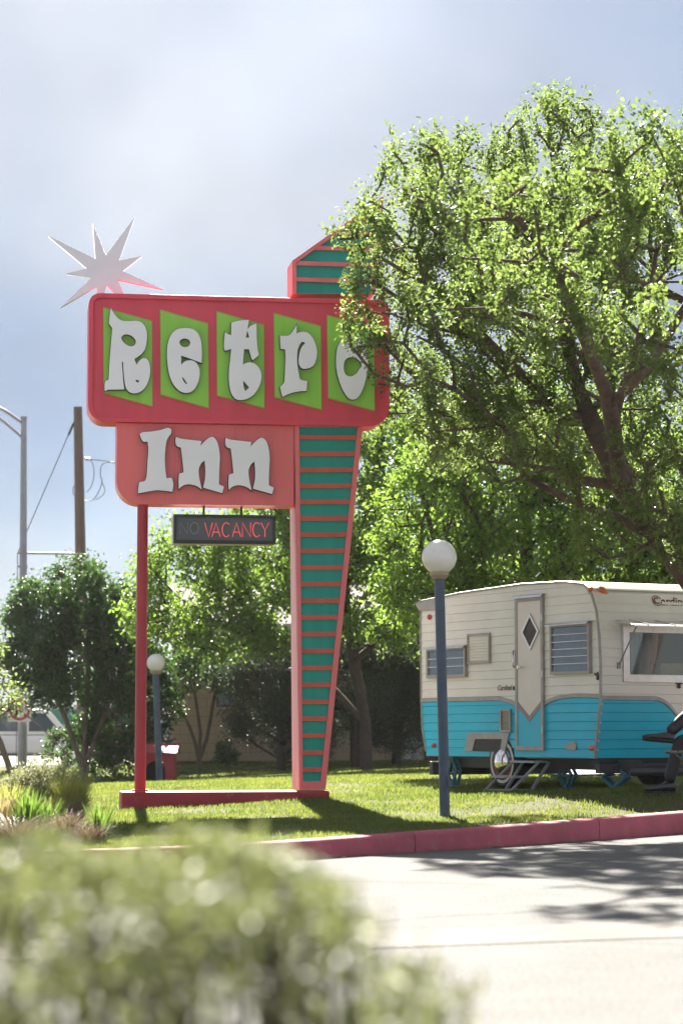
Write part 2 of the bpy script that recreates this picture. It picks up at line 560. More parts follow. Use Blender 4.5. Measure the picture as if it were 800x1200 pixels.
# ------------------------------------------------------------------ terrain
CP = np.array([(-6, 17.7, .12), (-1.7, 18.2, .13), (-.14, 20.0, .14), (1.54, 22.0, .17), (3.48, 24.8, .20), (7, 29.6, .25),
               (1.05, 24.6, .175), (-2.6, 28.0, .12), (-.2, 28.4, .25), (1.95, 29.5, .326), (2.95, 27.5, .36), (3.5, 26.4, .40),
               (-3.5, 47, .05), (-1.9, 55, .36), (3, 55, .40), (-8, 50, 0), (-8, 30, .05), (8, 40, .45), (-14, 62, 0), (14, 62, .4),
               (-8, 22, .1), (0, 34, .33), (0, 45, .28), (8, 31, .4), (3.6, 30.4, .35), (-1.0, 22, .14), (-14, 40, 0), (14, 45, .45)], float)
def _phi(r): return np.where(r > 1e-9, r * r * np.log(np.maximum(r, 1e-9)), 0)
_n = len(CP)
_A = np.zeros((_n + 3, _n + 3))
_d = np.hypot(CP[:, None, 0] - CP[None, :, 0], CP[:, None, 1] - CP[None, :, 1])
_A[:_n, :_n] = _phi(_d) + np.eye(_n) * 0.3
_A[:_n, _n] = 1; _A[:_n, _n + 1:] = CP[:, :2]; _A[_n, :_n] = 1; _A[_n + 1:, :_n] = CP[:, :2].T
_w = np.linalg.solve(_A, np.concatenate([CP[:, 2], np.zeros(3)]))
def ground(x, y):
    x = np.atleast_1d(np.asarray(x, float)); y = np.atleast_1d(np.asarray(y, float))
    r = np.hypot(x[:, None] - CP[None, :, 0], y[:, None] - CP[None, :, 1])
    return np.clip(_phi(r) @ _w[:_n] + _w[_n] + _w[_n + 1] * x + _w[_n + 2] * y, -0.02, 0.6)
def gz(x, y): return float(ground(x, y)[0])

KX = np.array([-16, -6, -1.7, -.98, -.14, 1.54, 3.48, 7, 14, 16])
KY = np.array([17.5, 17.6, 18.05, 18.6, 19.7, 21.8, 24.6, 29.4, 38.6, 41.2])
_kd = np.linspace(-16, 16, 321)
_ky = np.interp(_kd, KX, KY)
_k = np.ones(9) / 9
_ky = np.convolve(np.pad(_ky, 4, mode='edge'), _k, 'valid')
def kerb_y(x): return np.interp(x, _kd, _ky)

# the far ground, to the horizon
m = mat('far_ground_dust', (0.20, 0.18, 0.14), 0.95, var=0.2, vscale=0.08)
o = MB().quad((-1500, -40, -0.06), (1500, -40, -0.06), (1500, 2500, -0.06), (-1500, 2500, -0.06)).build('ground', m)
tag(o, kind='structure')

# asphalt
def asphalt(name, base, hi, seed):
    m = bpy.data.materials.new(name)
    m.use_nodes = True
    n, l = m.node_tree.nodes, m.node_tree.links
    p = n['Principled BSDF']
    p.inputs['Roughness'].default_value = 0.85
    p.inputs['Specular IOR Level'].default_value = 0.06
    t = n.new('ShaderNodeTexCoord')
    a = n.new('ShaderNodeTexNoise'); a.inputs['Scale'].default_value = 55; a.inputs['Detail'].default_value = 3
    b = n.new('ShaderNodeTexNoise'); b.inputs['Scale'].default_value = 0.7; b.inputs['Detail'].default_value = 8; b.inputs['Roughness'].default_value = 0.7
    v = n.new('ShaderNodeTexVoronoi'); v.inputs['Scale'].default_value = 95
    cr = n.new('ShaderNodeTexVoronoi'); cr.feature = 'DISTANCE_TO_EDGE'; cr.inputs['Scale'].default_value = 0.33
    wv = n.new('ShaderNodeTexNoise'); wv.inputs['Scale'].default_value = 1.6; wv.inputs['Detail'].default_value = 6
    wm = n.new('ShaderNodeMix'); wm.data_type = 'VECTOR'; wm.inputs[0].default_value = 0.28
    for q in (a, b, v, wv): l.new(t.outputs['Object'], q.inputs['Vector'])
    l.new(t.outputs['Object'], wm.inputs[4]); l.new(wv.outputs['Color'], wm.inputs[5])
    l.new(wm.outputs[1], cr.inputs['Vector'])
    r1 = n.new('ShaderNodeValToRGB')
    r1.color_ramp.elements[0].position = 0.3; r1.color_ramp.elements[0].color = (*base, 1)
    r1.color_ramp.elements[1].position = 0.72; r1.color_ramp.elements[1].color = (*hi, 1)
    l.new(b.outputs['Fac'], r1.inputs['Fac'])
    mx = n.new('ShaderNodeMix'); mx.data_type = 'RGBA'; mx.blend_type = 'MULTIPLY'; mx.inputs[0].default_value = 0.75
    r2 = n.new('ShaderNodeValToRGB')
    r2.color_ramp.elements[0].position = 0.32; r2.color_ramp.elements[0].color = (0.45, 0.45, 0.45, 1)
    r2.color_ramp.elements[1].position = 0.68; r2.color_ramp.elements[1].color = (1.35, 1.35, 1.35, 1)
    l.new(a.outputs['Fac'], r2.inputs['Fac'])
    l.new(r1.outputs['Color'], mx.inputs[6]); l.new(r2.outputs['Color'], mx.inputs[7])
    r3 = n.new('ShaderNodeValToRGB')
    r3.color_ramp.elements[0].position = 0.0; r3.color_ramp.elements[0].color = (0.25, 0.25, 0.25, 1)
    r3.color_ramp.elements[1].position = 0.012; r3.color_ramp.elements[1].color = (1, 1, 1, 1)
    l.new(cr.outputs['Distance'], r3.inputs['Fac'])
    m2 = n.new('ShaderNodeMix'); m2.data_type = 'RGBA'; m2.blend_type = 'MULTIPLY'; m2.inputs[0].default_value = 0.45
    l.new(mx.outputs[2], m2.inputs[6]); l.new(r3.outputs['Color'], m2.inputs[7])
    l.new(m2.outputs[2], p.inputs['Base Color'])
    bp = n.new('ShaderNodeBump'); bp.inputs['Strength'].default_value = 0.55; bp.inputs['Distance'].default_value = 0.012
    l.new(v.outputs['Distance'], bp.inputs['Height'])
    l.new(bp.outputs['Normal'], p.inputs['Normal'])
    return m
M['asphalt'] = asphalt('worn_grey_asphalt', (0.125, 0.123, 0.121), (0.185, 0.182, 0.177), 1)
M['gutter'] = mat('gutter_concrete', (0.155, 0.148, 0.137), 0.85, var=0.3, spec=0.06, vscale=1.2, bump=0.3, bscale=45, dirt=(0.16, 0.12, 0.085), dscale=1.4)
M['concrete'] = mat('pale_concrete', (0.33, 0.31, 0.285), 0.75, var=0.14, vscale=2, bump=0.3, bscale=45, dirt=(0.24, 0.20, 0.16), dscale=2.2)
o = MB().quad((-60, -10, 0), (60, -10, 0), (60, 60, 0), (-60, 60, 0)).build('road', M['asphalt'])
tag(o, kind='structure')
# a concrete drain strip crossing the drive
mb = MB()
xs = np.linspace(-6, 14, 41)
mid = 11.95 + 0.40 * (xs - 0.2)
z = 0.004
for i in range(40):
    mb.quad((xs[i], mid[i] - .48, z), (xs[i + 1], mid[i + 1] - .48, z), (xs[i + 1], mid[i + 1] + .48, z), (xs[i], mid[i] + .48, z))
tag(mb.build('gutter_strip', M['gutter']), kind='structure')

# lawn sheet
def lawn_material():
    m = bpy.data.materials.new('lawn_soil_and_thatch')
    m.use_nodes = True
    n, l = m.node_tree.nodes, m.node_tree.links
    p = n['Principled BSDF']; p.inputs['Roughness'].default_value = 0.95; p.inputs['Specular IOR Level'].default_value = 0.1
    t = n.new('ShaderNodeTexCoord')
    a = n.new('ShaderNodeTexNoise'); a.inputs['Scale'].default_value = 0.9; a.inputs['Detail'].default_value = 8; a.inputs['Roughness'].default_value = 0.65
    l.new(t.outputs['Object'], a.inputs['Vector'])
    r = n.new('ShaderNodeValToRGB')
    r.color_ramp.elements[0].position = 0.3; r.color_ramp.elements[0].color = (0.075, 0.062, 0.035, 1)
    r.color_ramp.elements[1].position = 0.72; r.color_ramp.elements[1].color = (0.080, 0.100, 0.030, 1)
    l.new(a.outputs['Fac'], r.inputs['Fac']); l.new(r.outputs['Color'], p.inputs['Base Color'])
    return m
nx, ny = 121, 90
gx = np.linspace(-15.9, 15.9, nx)
V = []
for i in range(nx):
    y0 = float(kerb_y(gx[i])) + 0.10
    ys = y0 + (64 - y0) * (np.linspace(0, 1, ny) ** 1.5)
    V.append(np.stack([np.full(ny, gx[i]), ys, ground(np.full(ny, gx[i]), ys)], 1))
V = np.concatenate(V)
I = np.arange(nx * ny).reshape(nx, ny)
Fq = np.stack([I[:-1, :-1], I[1:, :-1], I[1:, 1:], I[:-1, 1:]], -1).reshape(-1, 4)
lawn = add('lawn', np_mesh('lawn', V, Fq, lawn_material(), True))
tag(lawn, kind='structure')

# pale drive behind the camper
mb = MB()
xs = np.linspace(3.0, 15, 24)
for i in range(23):
    for (ya, yb) in ((34.2, 38), (38, 42.5)):
        q = [(xs[i], ya), (xs[i + 1], ya), (xs[i + 1], yb), (xs[i], yb)]
        mb.quad(*[(a, b, gz(a, b) + 0.03) for a, b in q])
tag(mb.build('driveway', M['concrete']), kind='structure')

# kerb: cast segments with open joints
kerb_root = empty('kerb', (0, float(kerb_y(0)), 0))
tag(kerb_root, kind='structure')
kp = np.stack([_kd, kerb_y(_kd)], 1)
seg_len = np.hypot(*np.diff(kp, axis=0).T)
s_cum = np.concatenate([[0], np.cumsum(seg_len)])
tot = s_cum[-1]
def kp_at(s): return np.array([np.interp(s, s_cum, kp[:, 0]), np.interp(s, s_cum, kp[:, 1])])
s_ref = float(np.interp(0.62, kp[:, 0], s_cum))
SEG = 3.05
starts = np.arange(s_ref - SEG * 30, tot, SEG)
for s0 in starts:
    s1 = s0 + SEG - 0.014
    if s0 < 0 or s1 > tot: continue
    if kp_at(s1)[0] < -9 or kp_at(s0)[0] > 12: continue
    mb = MB()
    prof_n = 7
    st = np.linspace(s0, s1, 9)
    for j, s in enumerate(st):
        p = kp_at(s); t = kp_at(min(s + .05, tot)) - kp_at(max(s - .05, 0)); t /= np.hypot(*t)
        nrm = np.array([-t[1], t[0]])                       # towards the lawn
        top = float(np.interp(p[0], [-6, -1.7, -.14, 1.54, 3.48, 7], [.13, .135, .142, .172, .205, .25])) + 0.012
        for (u, w) in ((-0.012, -0.08), (-0.006, top - .035), (0.004, top - .012), (0.025, top), (0.125, top + .003), (0.142, top - .01), (0.15, -0.08)):
            q = p + nrm * u
            mb.v.append((q[0] - kerb_root.location.x, q[1] - kerb_root.location.y, w))
    for j in range(8):
        for k in range(prof_n):
            k2 = (k + 1) % prof_n
            mb.f.append((j * prof_n + k, j * prof_n + k2, (j + 1) * prof_n + k2, (j + 1) * prof_n + k))
    mb.f.append(tuple(range(prof_n))); mb.f.append(tuple(8 * prof_n + k for k in range(prof_n)))
    mb.build('kerb_segment', M['kerb'], kerb_root, smooth=True)

# dry leaf litter and grit along the kerb foot
n = 2600
ss = RNG.uniform(0, tot, n)
P = np.array([kp_at(s) for s in ss])
off = -np.abs(RNG.normal(0, 0.05, n)) - 0.02
P[:, 1] += off * 0.6; P[:, 0] -= off * 0.6
a = RNG.uniform(0, 6.28, n); sz = RNG.uniform(0.006, 0.018, n)
c, s_ = np.cos(a) * sz, np.sin(a) * sz
Z = RNG.uniform(0.006, 0.016, n)
V = np.stack([np.stack([P[:, 0] + c, P[:, 1] + s_, Z], 1), np.stack([P[:, 0] - s_, P[:, 1] + c, Z * .6], 1), np.stack([P[:, 0] - c, P[:, 1] - s_, Z], 1), np.stack([P[:, 0] + s_, P[:, 1] - c, Z * .8], 1)], 1).reshape(-1, 3)
o = add('leaf_litter', np_mesh('leaf_litter', V, np.arange(4 * n).reshape(n, 4), mat('dry_litter', (0.17, 0.12, 0.06), 0.9, var=0.4, vscale=30)))
tag(o, 'dry brown leaf litter along the foot of the red kerb', 'litter', kind='stuff')

# grass
def grass_blades(n, name, mt, xr, yr, hmin, hmax, keep=None):
    u = RNG.uniform(0, 1, n)
    y = yr[0] + (yr[1] - yr[0]) * u ** 1.6
    x = RNG.uniform(-1, 1, n) * (0.165 * y + 1.0) + 0.2
    ok = (y > kerb_y(x) + 0.16) & (x > xr[0]) & (x < xr[1])
    if keep is not None: ok &= keep(x, y)
    x, y = x[ok], y[ok]
    n = len(x)
    z = ground(x, y)
    sc_ = np.clip(y / 26, 0.8, 2.2)
    h = RNG.uniform(hmin, hmax, n) * (0.75 + 0.5 * np.sin(x * 2.1 + 1.3 * np.sin(y * 1.7)) ** 2)
    w = RNG.uniform(0.005, 0.010, n) * sc_
    a = RNG.uniform(0, 2 * np.pi, n)
    lean = RNG.uniform(0.1, 0.75, n) * h
    b = RNG.uniform(0, 2 * np.pi, n)
    bx, by = np.cos(a) * w, np.sin(a) * w
    A = np.stack([x - bx, y - by, z - .005], 1); B = np.stack([x + bx, y + by, z - .005], 1)
    C = np.stack([x + np.cos(b) * lean, y + np.sin(b) * lean, z + h], 1)
    V = np.stack([A, B, C], 1).reshape(-1, 3)
    return add(name, np_mesh(name, V, np.arange(3 * n).reshape(n, 3), mt))
M['grass'] = leaf_mat('grass_blade', (0.065, 0.112, 0.028), (0.11, 0.15, 0.045), (0.24, 0.29, 0.065), 0.5, 0.6)
o = grass_blades(420000, 'lawn_grass', M['grass'], (-9, 9), (17.5, 56), 0.020, 0.046,
                 keep=lambda x, y: ~((y > 34.2) & (y < 42.5) & (x > 3.0)) & (RNG.uniform(0, 1, len(x)) < np.clip(.55 + .9 * (np.sin(x * 1.9 + 2.2 * np.sin(y * .9)) * np.sin(y * 1.4 + 1.7 * np.sin(x * 1.3)) + .35), .12, 1)))
tag(o, 'short green lawn grass behind the red kerb', 'grass', kind='stuff')
gm = M['grass'].node_tree
gt = gm.nodes.new('ShaderNodeTexCoord'); gn_ = gm.nodes.new('ShaderNodeTexNoise'); gn_.inputs['Scale'].default_value = 1.3; gn_.inputs['Detail'].default_value = 6; gn_.inputs['Roughness'].default_value = 0.65
gr = gm.nodes.new('ShaderNodeValToRGB')
gr.color_ramp.elements[0].position = 0.34; gr.color_ramp.elements[0].color = (0.60, 0.72, 0.62, 1)
gr.color_ramp.elements[1].position = 0.66; gr.color_ramp.elements[1].color = (1.2, 1.1, 1.0, 1)
gm.links.new(gt.outputs['Object'], gn_.inputs['Vector']); gm.links.new(gn_.outputs['Fac'], gr.inputs['Fac'])
for nd, sk in ((gm.nodes['Principled BSDF'], 'Base Color'), ([q for q in gm.nodes if q.type == 'BSDF_TRANSLUCENT'][0], 'Color')):
    src = nd.inputs[sk].links[0].from_socket
    mm = gm.nodes.new('ShaderNodeMix'); mm.data_type = 'RGBA'; mm.blend_type = 'MULTIPLY'; mm.inputs[0].default_value = 1.0
    gm.links.new(src, mm.inputs[6]); gm.links.new(gr.outputs['Color'], mm.inputs[7]); gm.links.new(mm.outputs[2], nd.inputs[sk])

# ------------------------------------------------------------------ motel sign
SIGN_RZ = R(8)
SO = at(280, 860, 28.3); SO.z = 0.0
UA = Vector((math.cos(SIGN_RZ), math.sin(SIGN_RZ), 0)); VA = Vector((-math.sin(SIGN_RZ), math.cos(SIGN_RZ), 0))
def S(px, py, v=0.0):
    P = on_plane(px, py, SO + VA * v, VA)
    return ((P - SO).dot(UA), P.z)
sign = empty('motel_sign', SO, SIGN_RZ)
tag(sign, 'tall red and teal motel sign reading Retro Inn with starburst', 'motel sign')

# base plinth
u0, u1 = S(142, 928)[0], S(384, 928)[0]
zt = S(142, 927.5)[1]
MB().box((u0, -0.16, -0.1), (u1, 0.42, zt)).build('base', M['base_red'], sign, bevel=0.02)
# upper cabinet
x0, zb = S(103, 494); x1, _ = S(456, 498); _, zt = S(103, 343.5)
ppm = 0.01
outer = rrect(x0, zb, x1, zt, (0.20, 0.24, 0.12, 0.13), 7)
inner = rrect(x0 + .055, zb + .05, x1 - .055, zt - .055, (0.16, 0.20, 0.08, 0.09), 7)
cab = MB().prism(outer, 0.012, 0.46).build('cabinet', M['sign_red'], sign, bevel=0.008)
MB().ring(outer, inner, -0.028, 0.012).build('rim', M['sign_red'], cab, bevel=0.006)
# lower cabinet
a0, b0 = S(136.5, 590, 0.03); a1, _ = S(344.5, 590, 0.03)
low = MB().prism(rrect(a0, b0, a1, zb - 0.002, (0.27, 0.01, 0.005, 0.005), 8), 0.045, 0.44).build('lower_cabinet', M['sign_coral'], sign, bevel=0.006)
MB().prism(rrect(x0 + .02, zb + .02, x1 - .02, zt - .02, (0.19, 0.23, 0.11, 0.12), 7), 0.461, 0.475).build('added_bounce_panel', M['bounce_grey'], cab)  # added and unseen: keeps the red bounce off the camper
MB().prism(rrect(a0 + .02, b0 + .02, a1 - .02, zb - 0.02, (0.26, 0.01, 0.005, 0.005), 8), 0.441, 0.455).build('added_bounce_panel', M['bounce_grey'], low)  # same added bounce sheet behind the lower cabinet
# thin seams of the sheet metal
for px in (205, 275):
    u, _ = S(px, 500, 0.045)
    MB().box((u - .002, 0.0425, b0 + .02), (u + .002, 0.0455, zb - .03)).build('seam', M['sign_red'], low)

# lime parallelograms
DP = [((121, 360), (178.5, 376), (179, 477), (121.5, 461)), ((187.5, 362.5), (244, 379), (245, 479), (188, 463)),
      ((253.5, 364.5), (309.5, 380.5), (310, 479), (254, 464)), ((320.5, 366.5), (376, 382), (377, 481), (321.5, 466)), ((382.5, 368.5), (438, 385), (439, 482), (384, 467))]
for q in DP:
    P = [S(*p) for p in q]
    c = np.mean(P, axis=0)
    Pi = [tuple(c + (np.array(p) - c) * 0.972) for p in P]
    d = MB().prism(P, -0.010, 0.0115).build('diamond_panel', M['lime_edge'], sign)
    MB().prism(Pi, -0.016, -0.0105).build('panel_face', M['lime'], d)

# letters traced from the sign: (origin, scale, outline, holes)
K = 1
LET = {
 'R': ((110, 350), 9.225, [(185,100,K),(215,155),(260,210),(315,240),(400,243),(470,240),(525,265),(565,330),(575,420),(560,530),(515,600),(440,655,K),(462,715,K),(500,665),(545,643),(590,672),(610,760),(600,860),(560,955),(500,1010),(430,1025),(378,1005),(345,955),(332,880),(322,780),(318,685,K),(303,685,K),(312,800),(320,900),(330,982,K),(155,985,K),(120,1003,K),(117,930),(130,890),(160,880,K),(170,700),(185,500),(200,320,K),(165,272,K),(172,180)],
       [[(300,420),(325,393),(365,388),(415,408),(450,450),(450,490),(420,515),(380,512),(335,485),(305,450)], [(450,880,K),(470,880),(494,890,K),(475,908),(460,900)]]),
 'e': ((180, 350), 9.225, [(518,697,K),(410,655),(298,618,K),(298,716,K),(330,685),(380,668),(425,672),(462,697),(493,755),(498,830),(480,910),(440,980),(390,1015),(330,1018),(270,990),(210,920),(170,820),(150,700),(145,580),(155,480),(190,390),(250,335),(330,318),(410,325),(470,365),(505,430),(520,520),(522,620)],
       [[(279,475),(300,442),(337,432),(378,445),(396,478),(378,515),(337,526),(300,513)], [(306,855,K),(318,852,K),(340,885),(363,918,K),(352,925,K),(325,895)]]),
 't': ((245, 350), 9.225, [(240,260,K),(290,245),(350,235),(430,230,K),(415,328,K),(450,295),(510,268,K),(513,350),(515,450),(525,550),(538,612,K),(470,668,K),(455,640),(430,548,K),(378,548,K),(370,640),(365,715,K),(390,700),(440,690),(500,710),(550,770),(566,850),(545,940),(490,1030),(420,1080),(340,1098),(280,1080),(235,1010),(215,900),(215,780),(225,680),(238,545,K),(175,562),(162,540),(162,460),(172,360,K),(200,385),(238,395,K)],
       [[(412,345,K),(433,422,K),(395,422,K)], [(368,885,K),(432,962,K),(390,1000,K),(374,960)]]),
 'r': ((315, 350), 9.225, [(118,400,K),(160,402),(210,398),(245,370),(300,280,K),(298,380,K),(340,362),(400,362),(450,395),(490,460),(515,540),(518,610),(500,690),(460,740),(390,760),(345,745),(322,700),(322,640),(335,570),(360,515),(390,487,K),(375,470),(345,478),(318,530),(305,600),(308,720),(320,800),(332,870,K),(370,885),(415,892,K),(405,1000,K),(330,1003),(230,1025),(145,1065,K),(118,955,K),(150,925),(165,900),(172,800),(178,650),(175,550,K),(125,543,K)], []),
 'o': ((380, 360), 9.225, [(125,600),(130,480),(160,390),(215,320),(290,290),(360,310),(420,370),(455,460),(468,560),(465,650),(450,760),(415,880),(370,965),(310,1000),(250,975),(190,880),(150,770),(130,680)],
       [[(208,640),(220,580),(265,545),(330,548),(385,590),(400,635),(375,670),(345,715),(290,748),(235,735),(212,690)]]),
 'I': ((155, 490), 8.889, [(80,165),(110,148),(200,140),(290,125),(340,108),(375,103),(405,118),(405,160),(380,195),(358,240),(345,330),(340,430),(345,530),(358,628,K),(400,622),(418,640),(428,700),(418,768,K),(340,758),(250,752),(150,768),(60,785,K),(65,720),(78,668),(130,655),(150,600),(160,450),(168,330),(160,245,K),(115,245),(90,205)], []),
}
n_out = [(218,160,K),(260,178),(350,190),(485,205,K),(472,252,K),(520,205),(560,172),(600,162),(640,200),(665,280),(675,380),(668,520),(665,655,K),(718,680,K),(700,748,K),(620,725),(500,690,K),(520,600),(523,500),(515,408,K),(480,440),(455,500),(460,580),(487,710,K),(430,672),(350,655),(290,670),(248,705,K),(245,620),(250,545,K),(298,530,K),(285,400),(270,275,K),(225,255),(212,210)]
LET['n'] = ((240, 495), 8.889, n_out, [])
LET['n1'] = ((240 - 58.3, 495 - 1.1), 8.889, n_out, [])
def letter(key, v):
    (ox, oy), s, out_, holes = LET[key]
    loops = [[S(ox + x / s, oy + y / s, v - 0.07) for x, y in smooth_outline(l)] for l in [out_] + holes]
    cx = sum(p[0] for p in loops[0]) / len(loops[0]); cz = sum(p[1] for p in loops[0]) / len(loops[0])
    loops = [[(x - cx, z - cz) for x, z in l] for l in loops]
    body = add('letter', outline_mesh('letter', loops, 0.046, M['letter_side'], 0.006), sign, (cx, v - 0.045, cz))
    add('letter_face', outline_mesh('letter_face', loops, 0.008, M['letter_white'], 0.0), body, (0, -0.0345, 0))
    lab = {'n1': 'n', 'n': 'n'}.get(key, key)
    body['label'] = 'white letter %s with dark edge' % lab
for k in 'Retro': letter(k, -0.016)
for k in ('I', 'n1', 'n'): letter(k, 0.045)

# pylon below the cabinet and fin above it: frame, teal boards and battens in one continuous tapering blade
PV = 0.075
def pyl(px, py): return S(px, py, PV)
tl, tr = pyl(344.5, 494.5), pyl(425, 494.5)
bl, br = pyl(351, 925.5), pyl(381, 925.5)
itl, itr, ibl, ibr = pyl(350.3, 500.5), pyl(418.8, 500.5), pyl(354.5, 915.5), pyl(375.5, 915.5)
back = 0.50
mb = MB()
# casing sides and back (open front is closed by the frame and boards)
Fv = [tl, tr, br, bl]
mb.v = [(p[0], PV, p[1]) for p in Fv] + [(tl[0], PV + .45, tl[1]), (tr[0], PV + .45, tr[1]), (br[0], PV + .6, br[1]), (bl[0] - .01, PV + .62, bl[1])]
mb.f = [(0, 3, 7, 4), (1, 5, 6, 2), (4, 7, 6, 5), (3, 2, 6, 7), (0, 4, 5, 1)]
pyl_o = mb.build('pylon', M['frame_pink'], sign)
mb = MB(); mb.v = [(tl[0] + .01, PV + .455, tl[1] - .01), (tr[0] - .01, PV + .455, tr[1] - .01), (br[0] - .005, PV + .605, br[1] + .01), (bl[0], PV + .625, bl[1] + .01)]; mb.f = [(0, 1, 2, 3)]
mb.build('added_bounce_panel', M['bounce_grey'], pyl_o)  # added behind the pylon, unseen, to turn its bounce grey
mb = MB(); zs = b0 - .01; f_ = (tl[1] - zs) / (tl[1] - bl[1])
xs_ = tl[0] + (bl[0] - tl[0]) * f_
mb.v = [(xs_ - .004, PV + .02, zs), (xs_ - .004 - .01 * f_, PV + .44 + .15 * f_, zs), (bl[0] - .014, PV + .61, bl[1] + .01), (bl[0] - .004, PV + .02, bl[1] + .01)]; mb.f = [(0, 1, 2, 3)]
mb.build('lit_side', M['pink_lit'], pyl_o)  # overlay with the light on the pylon's left side painted in
MB().ring([tl, tr, br, bl], [itl, itr, ibr, ibl], PV - 0.03, PV + 0.02).build('frame', M['frame_pink'], pyl_o, bevel=0.004)
MB().prism([itl, itr, ibr, ibl], PV + 0.012, PV + 0.03).build('teal_board', M['teal'], pyl_o)
def lerp2(a, b, t): return (a[0] + (b[0] - a[0]) * t, a[1] + (b[1] - a[1]) * t)
by = [513, 532.5, 551.5, 570.3, 589.2, 608.8, 627.8, 647, 666.5, 686, 705.5, 725, 744.5, 764.3, 784, 803.8, 823.5, 843, 862.5, 882.5, 902]
for y in by:
    t0 = (y - 2.6 - 500.5) / (915.5 - 500.5); t1 = (y + 2.6 - 500.5) / (915.5 - 500.5)
    P = [lerp2(itl, ibl, t0), lerp2(itr, ibr, t0), lerp2(itr, ibr, t1), lerp2(itl, ibl, t1)]
    MB().prism(P, PV - 0.022, PV + 0.0118).build('batten', M['batten'], pyl_o)
# fin
def fn(px, py): return S(px, py, PV + .05)
FO = [fn(342, 345), fn(342, 306), fn(449, 230), fn(438.5, 345)]
FI = [fn(347, 344.6), fn(347, 308), fn(443.5, 239.5), fn(433.5, 344.6)]
finz = FO[0][1]
mb = MB()
mb.v = [(p[0], PV + .05, p[1]) for p in FO] + [(p[0], PV + .52, p[1]) for p in FO]
mb.f = [(0, 1, 5, 4), (1, 2, 6, 5), (2, 3, 7, 6), (4, 5, 6, 7), (0, 4, 7, 3)]
fin = mb.build('fin', M['frame_pink'], sign)
MB().prism(FI, PV + .521, PV + .53).build('added_bounce_panel', M['bounce_grey'], fin)  # added behind the fin, unseen, for a neutral bounce
MB().ring(FO, FI, PV + 0.02, PV + 0.07).build('frame', M['frame_pink'], fin, bevel=0.004)
MB().prism(FI, PV + 0.062, PV + 0.08).build('teal_board', M['teal'], fin)
def clip_x(z):   # inner span of the fin at height z
    (xa, za), (xb, zb2) = FI[1], FI[2]
    xl = FI[0][0] if z < za else xa + (xb - xa) * (z - za) / (zb2 - za)
    xr = FI[3][0] + (FI[2][0] - FI[3][0]) * (z - FI[3][1]) / (FI[2][1] - FI[3][1])
    return xl, xr
for y in (329, 310, 291.5, 273.5, 256, 246):
    z0, z1 = fn(400, y + 2.4)[1], fn(400, y - 2.4)[1]
    (l0, r0), (l1, r1) = clip_x(z0), clip_x(z1)
    if r1 - l1 < 0.02: continue
    MB().prism([(l0, z0), (r0, z0), (r1, z1), (l1, z1)], PV + 0.028, PV + 0.0618).build('batten', M['frame_pink'], fin)

# steel post under the lower cabinet
ut, _ = S(167.3, 592, 0.25); ub, zb0 = S(164.2, 926, 0.15)
MB().tube([(ub, 0.13, zb0 - .02), (ut, 0.22, S(167, 591, .22)[1] + 0.06)], [0.066, 0.063], 20, ).build('post', M['pole_red'], sign, smooth=True)
# flange at its foot
MB().lathe([(0.10, 0), (0.10, 0.02), (0.07, 0.024)], 20, (ub, 0.13, zb0 - .012)).build('post_flange', M['pole_red'], sign, smooth=True)

# starburst
st = [(52,176),(333,316),(318,103),(395,292),(571,60),(475,325),(613,297),(495,388),(735,497),(465,438),(560,640),(402,468),(352,640),(342,478),(130,604),(315,424),(161,402),(285,371)]
stp = [S(50 + x / 5.333, 245 + y / 5.333, 0.20) for x, y in st]
cx, cz = S(50 + 390 / 5.333, 245 + 400 / 5.333, 0.20)
lp = [(x - cx, z - cz) for x, z in stp]
star = add('starburst', outline_mesh('starburst', [lp], 0.085, M['star_white'], 0.004), sign, (cx, 0.24, cz))
MB().tube([(-0.02, 0.02, -0.30), (-0.02, 0.02, -0.85)], 0.03, 10).build('star_stem', M['star_white'], star, smooth=True)

# hanging vacancy box
vac = empty('vacancy_sign', SO, SIGN_RZ)
tag(vac, 'black hanging box sign reading NO VACANCY with red neon letters', 'sign')
VV = 0.10
x0, z0 = S(203.5, 636.5, VV); x1, z1 = S(322.5, 604.5, VV)
MB().box((x0, VV, z0), (x1, VV + .30, z1)).build('box', M['vac_side'], vac, bevel=0.004)
fo = [(x0 - .004, z0 - .004), (x1 + .004, z0 - .004), (x1 + .004, z1 + .004), (x0 - .004, z1 + .004)]
fi = [(x0 + .035, z0 + .04), (x1 - .03, z0 + .04), (x1 - .03, z1 - .03), (x0 + .035, z1 - .03)]
MB().ring(fo, fi, VV - 0.03, VV + 0.02).build('frame', M['sign_black'], vac, bevel=0.004)
MB().prism(fi, VV - 0.006, VV - 0.001).build('face', M['vac_face'], vac)
for px in (239, 283):
    u, zz = S(px, 590, VV + .1)
    MB().tube([(u, VV + .12, z1 - .01), (u, VV + .12, b0 + .03)], 0.014, 10).build('hanger_rod', M['sign_black'], vac, smooth=True)
GL = {
 'N': [[(0, 0), (0, 1), (1, 0), (1, 1)]],
 'O': [[(.5 + .5 * math.sin(t), .5 + .5 * math.cos(t)) for t in np.linspace(0, 2 * math.pi, 17)]],
 'V': [[(0, 1), (.5, 0), (1, 1)]], 'A': [[(0, 0), (.5, 1), (1, 0)], [(.2, .33), (.8, .33)]],
 'C': [[(.55 + .5 * math.cos(t), .5 + .5 * math.sin(t)) for t in np.linspace(R(48), R(312), 14)]],
 'Y': [[(0, 1), (.5, .45), (1, 1)], [(.5, .45), (.5, 0)]],
}
def neon(ch, xa, xb, ya, yb, mt):
    for stroke in GL[ch]:
        pts = []
        for (a, b) in stroke:
            u, zz = S(190 + (xa + (xb - xa) * a) / 5.517, 585 + (yb + (ya - yb) * b) / 5.517, VV - .02)
            pts.append((u, VV - 0.018, zz))
        mbn.tube(pts, 0.0058, 6)
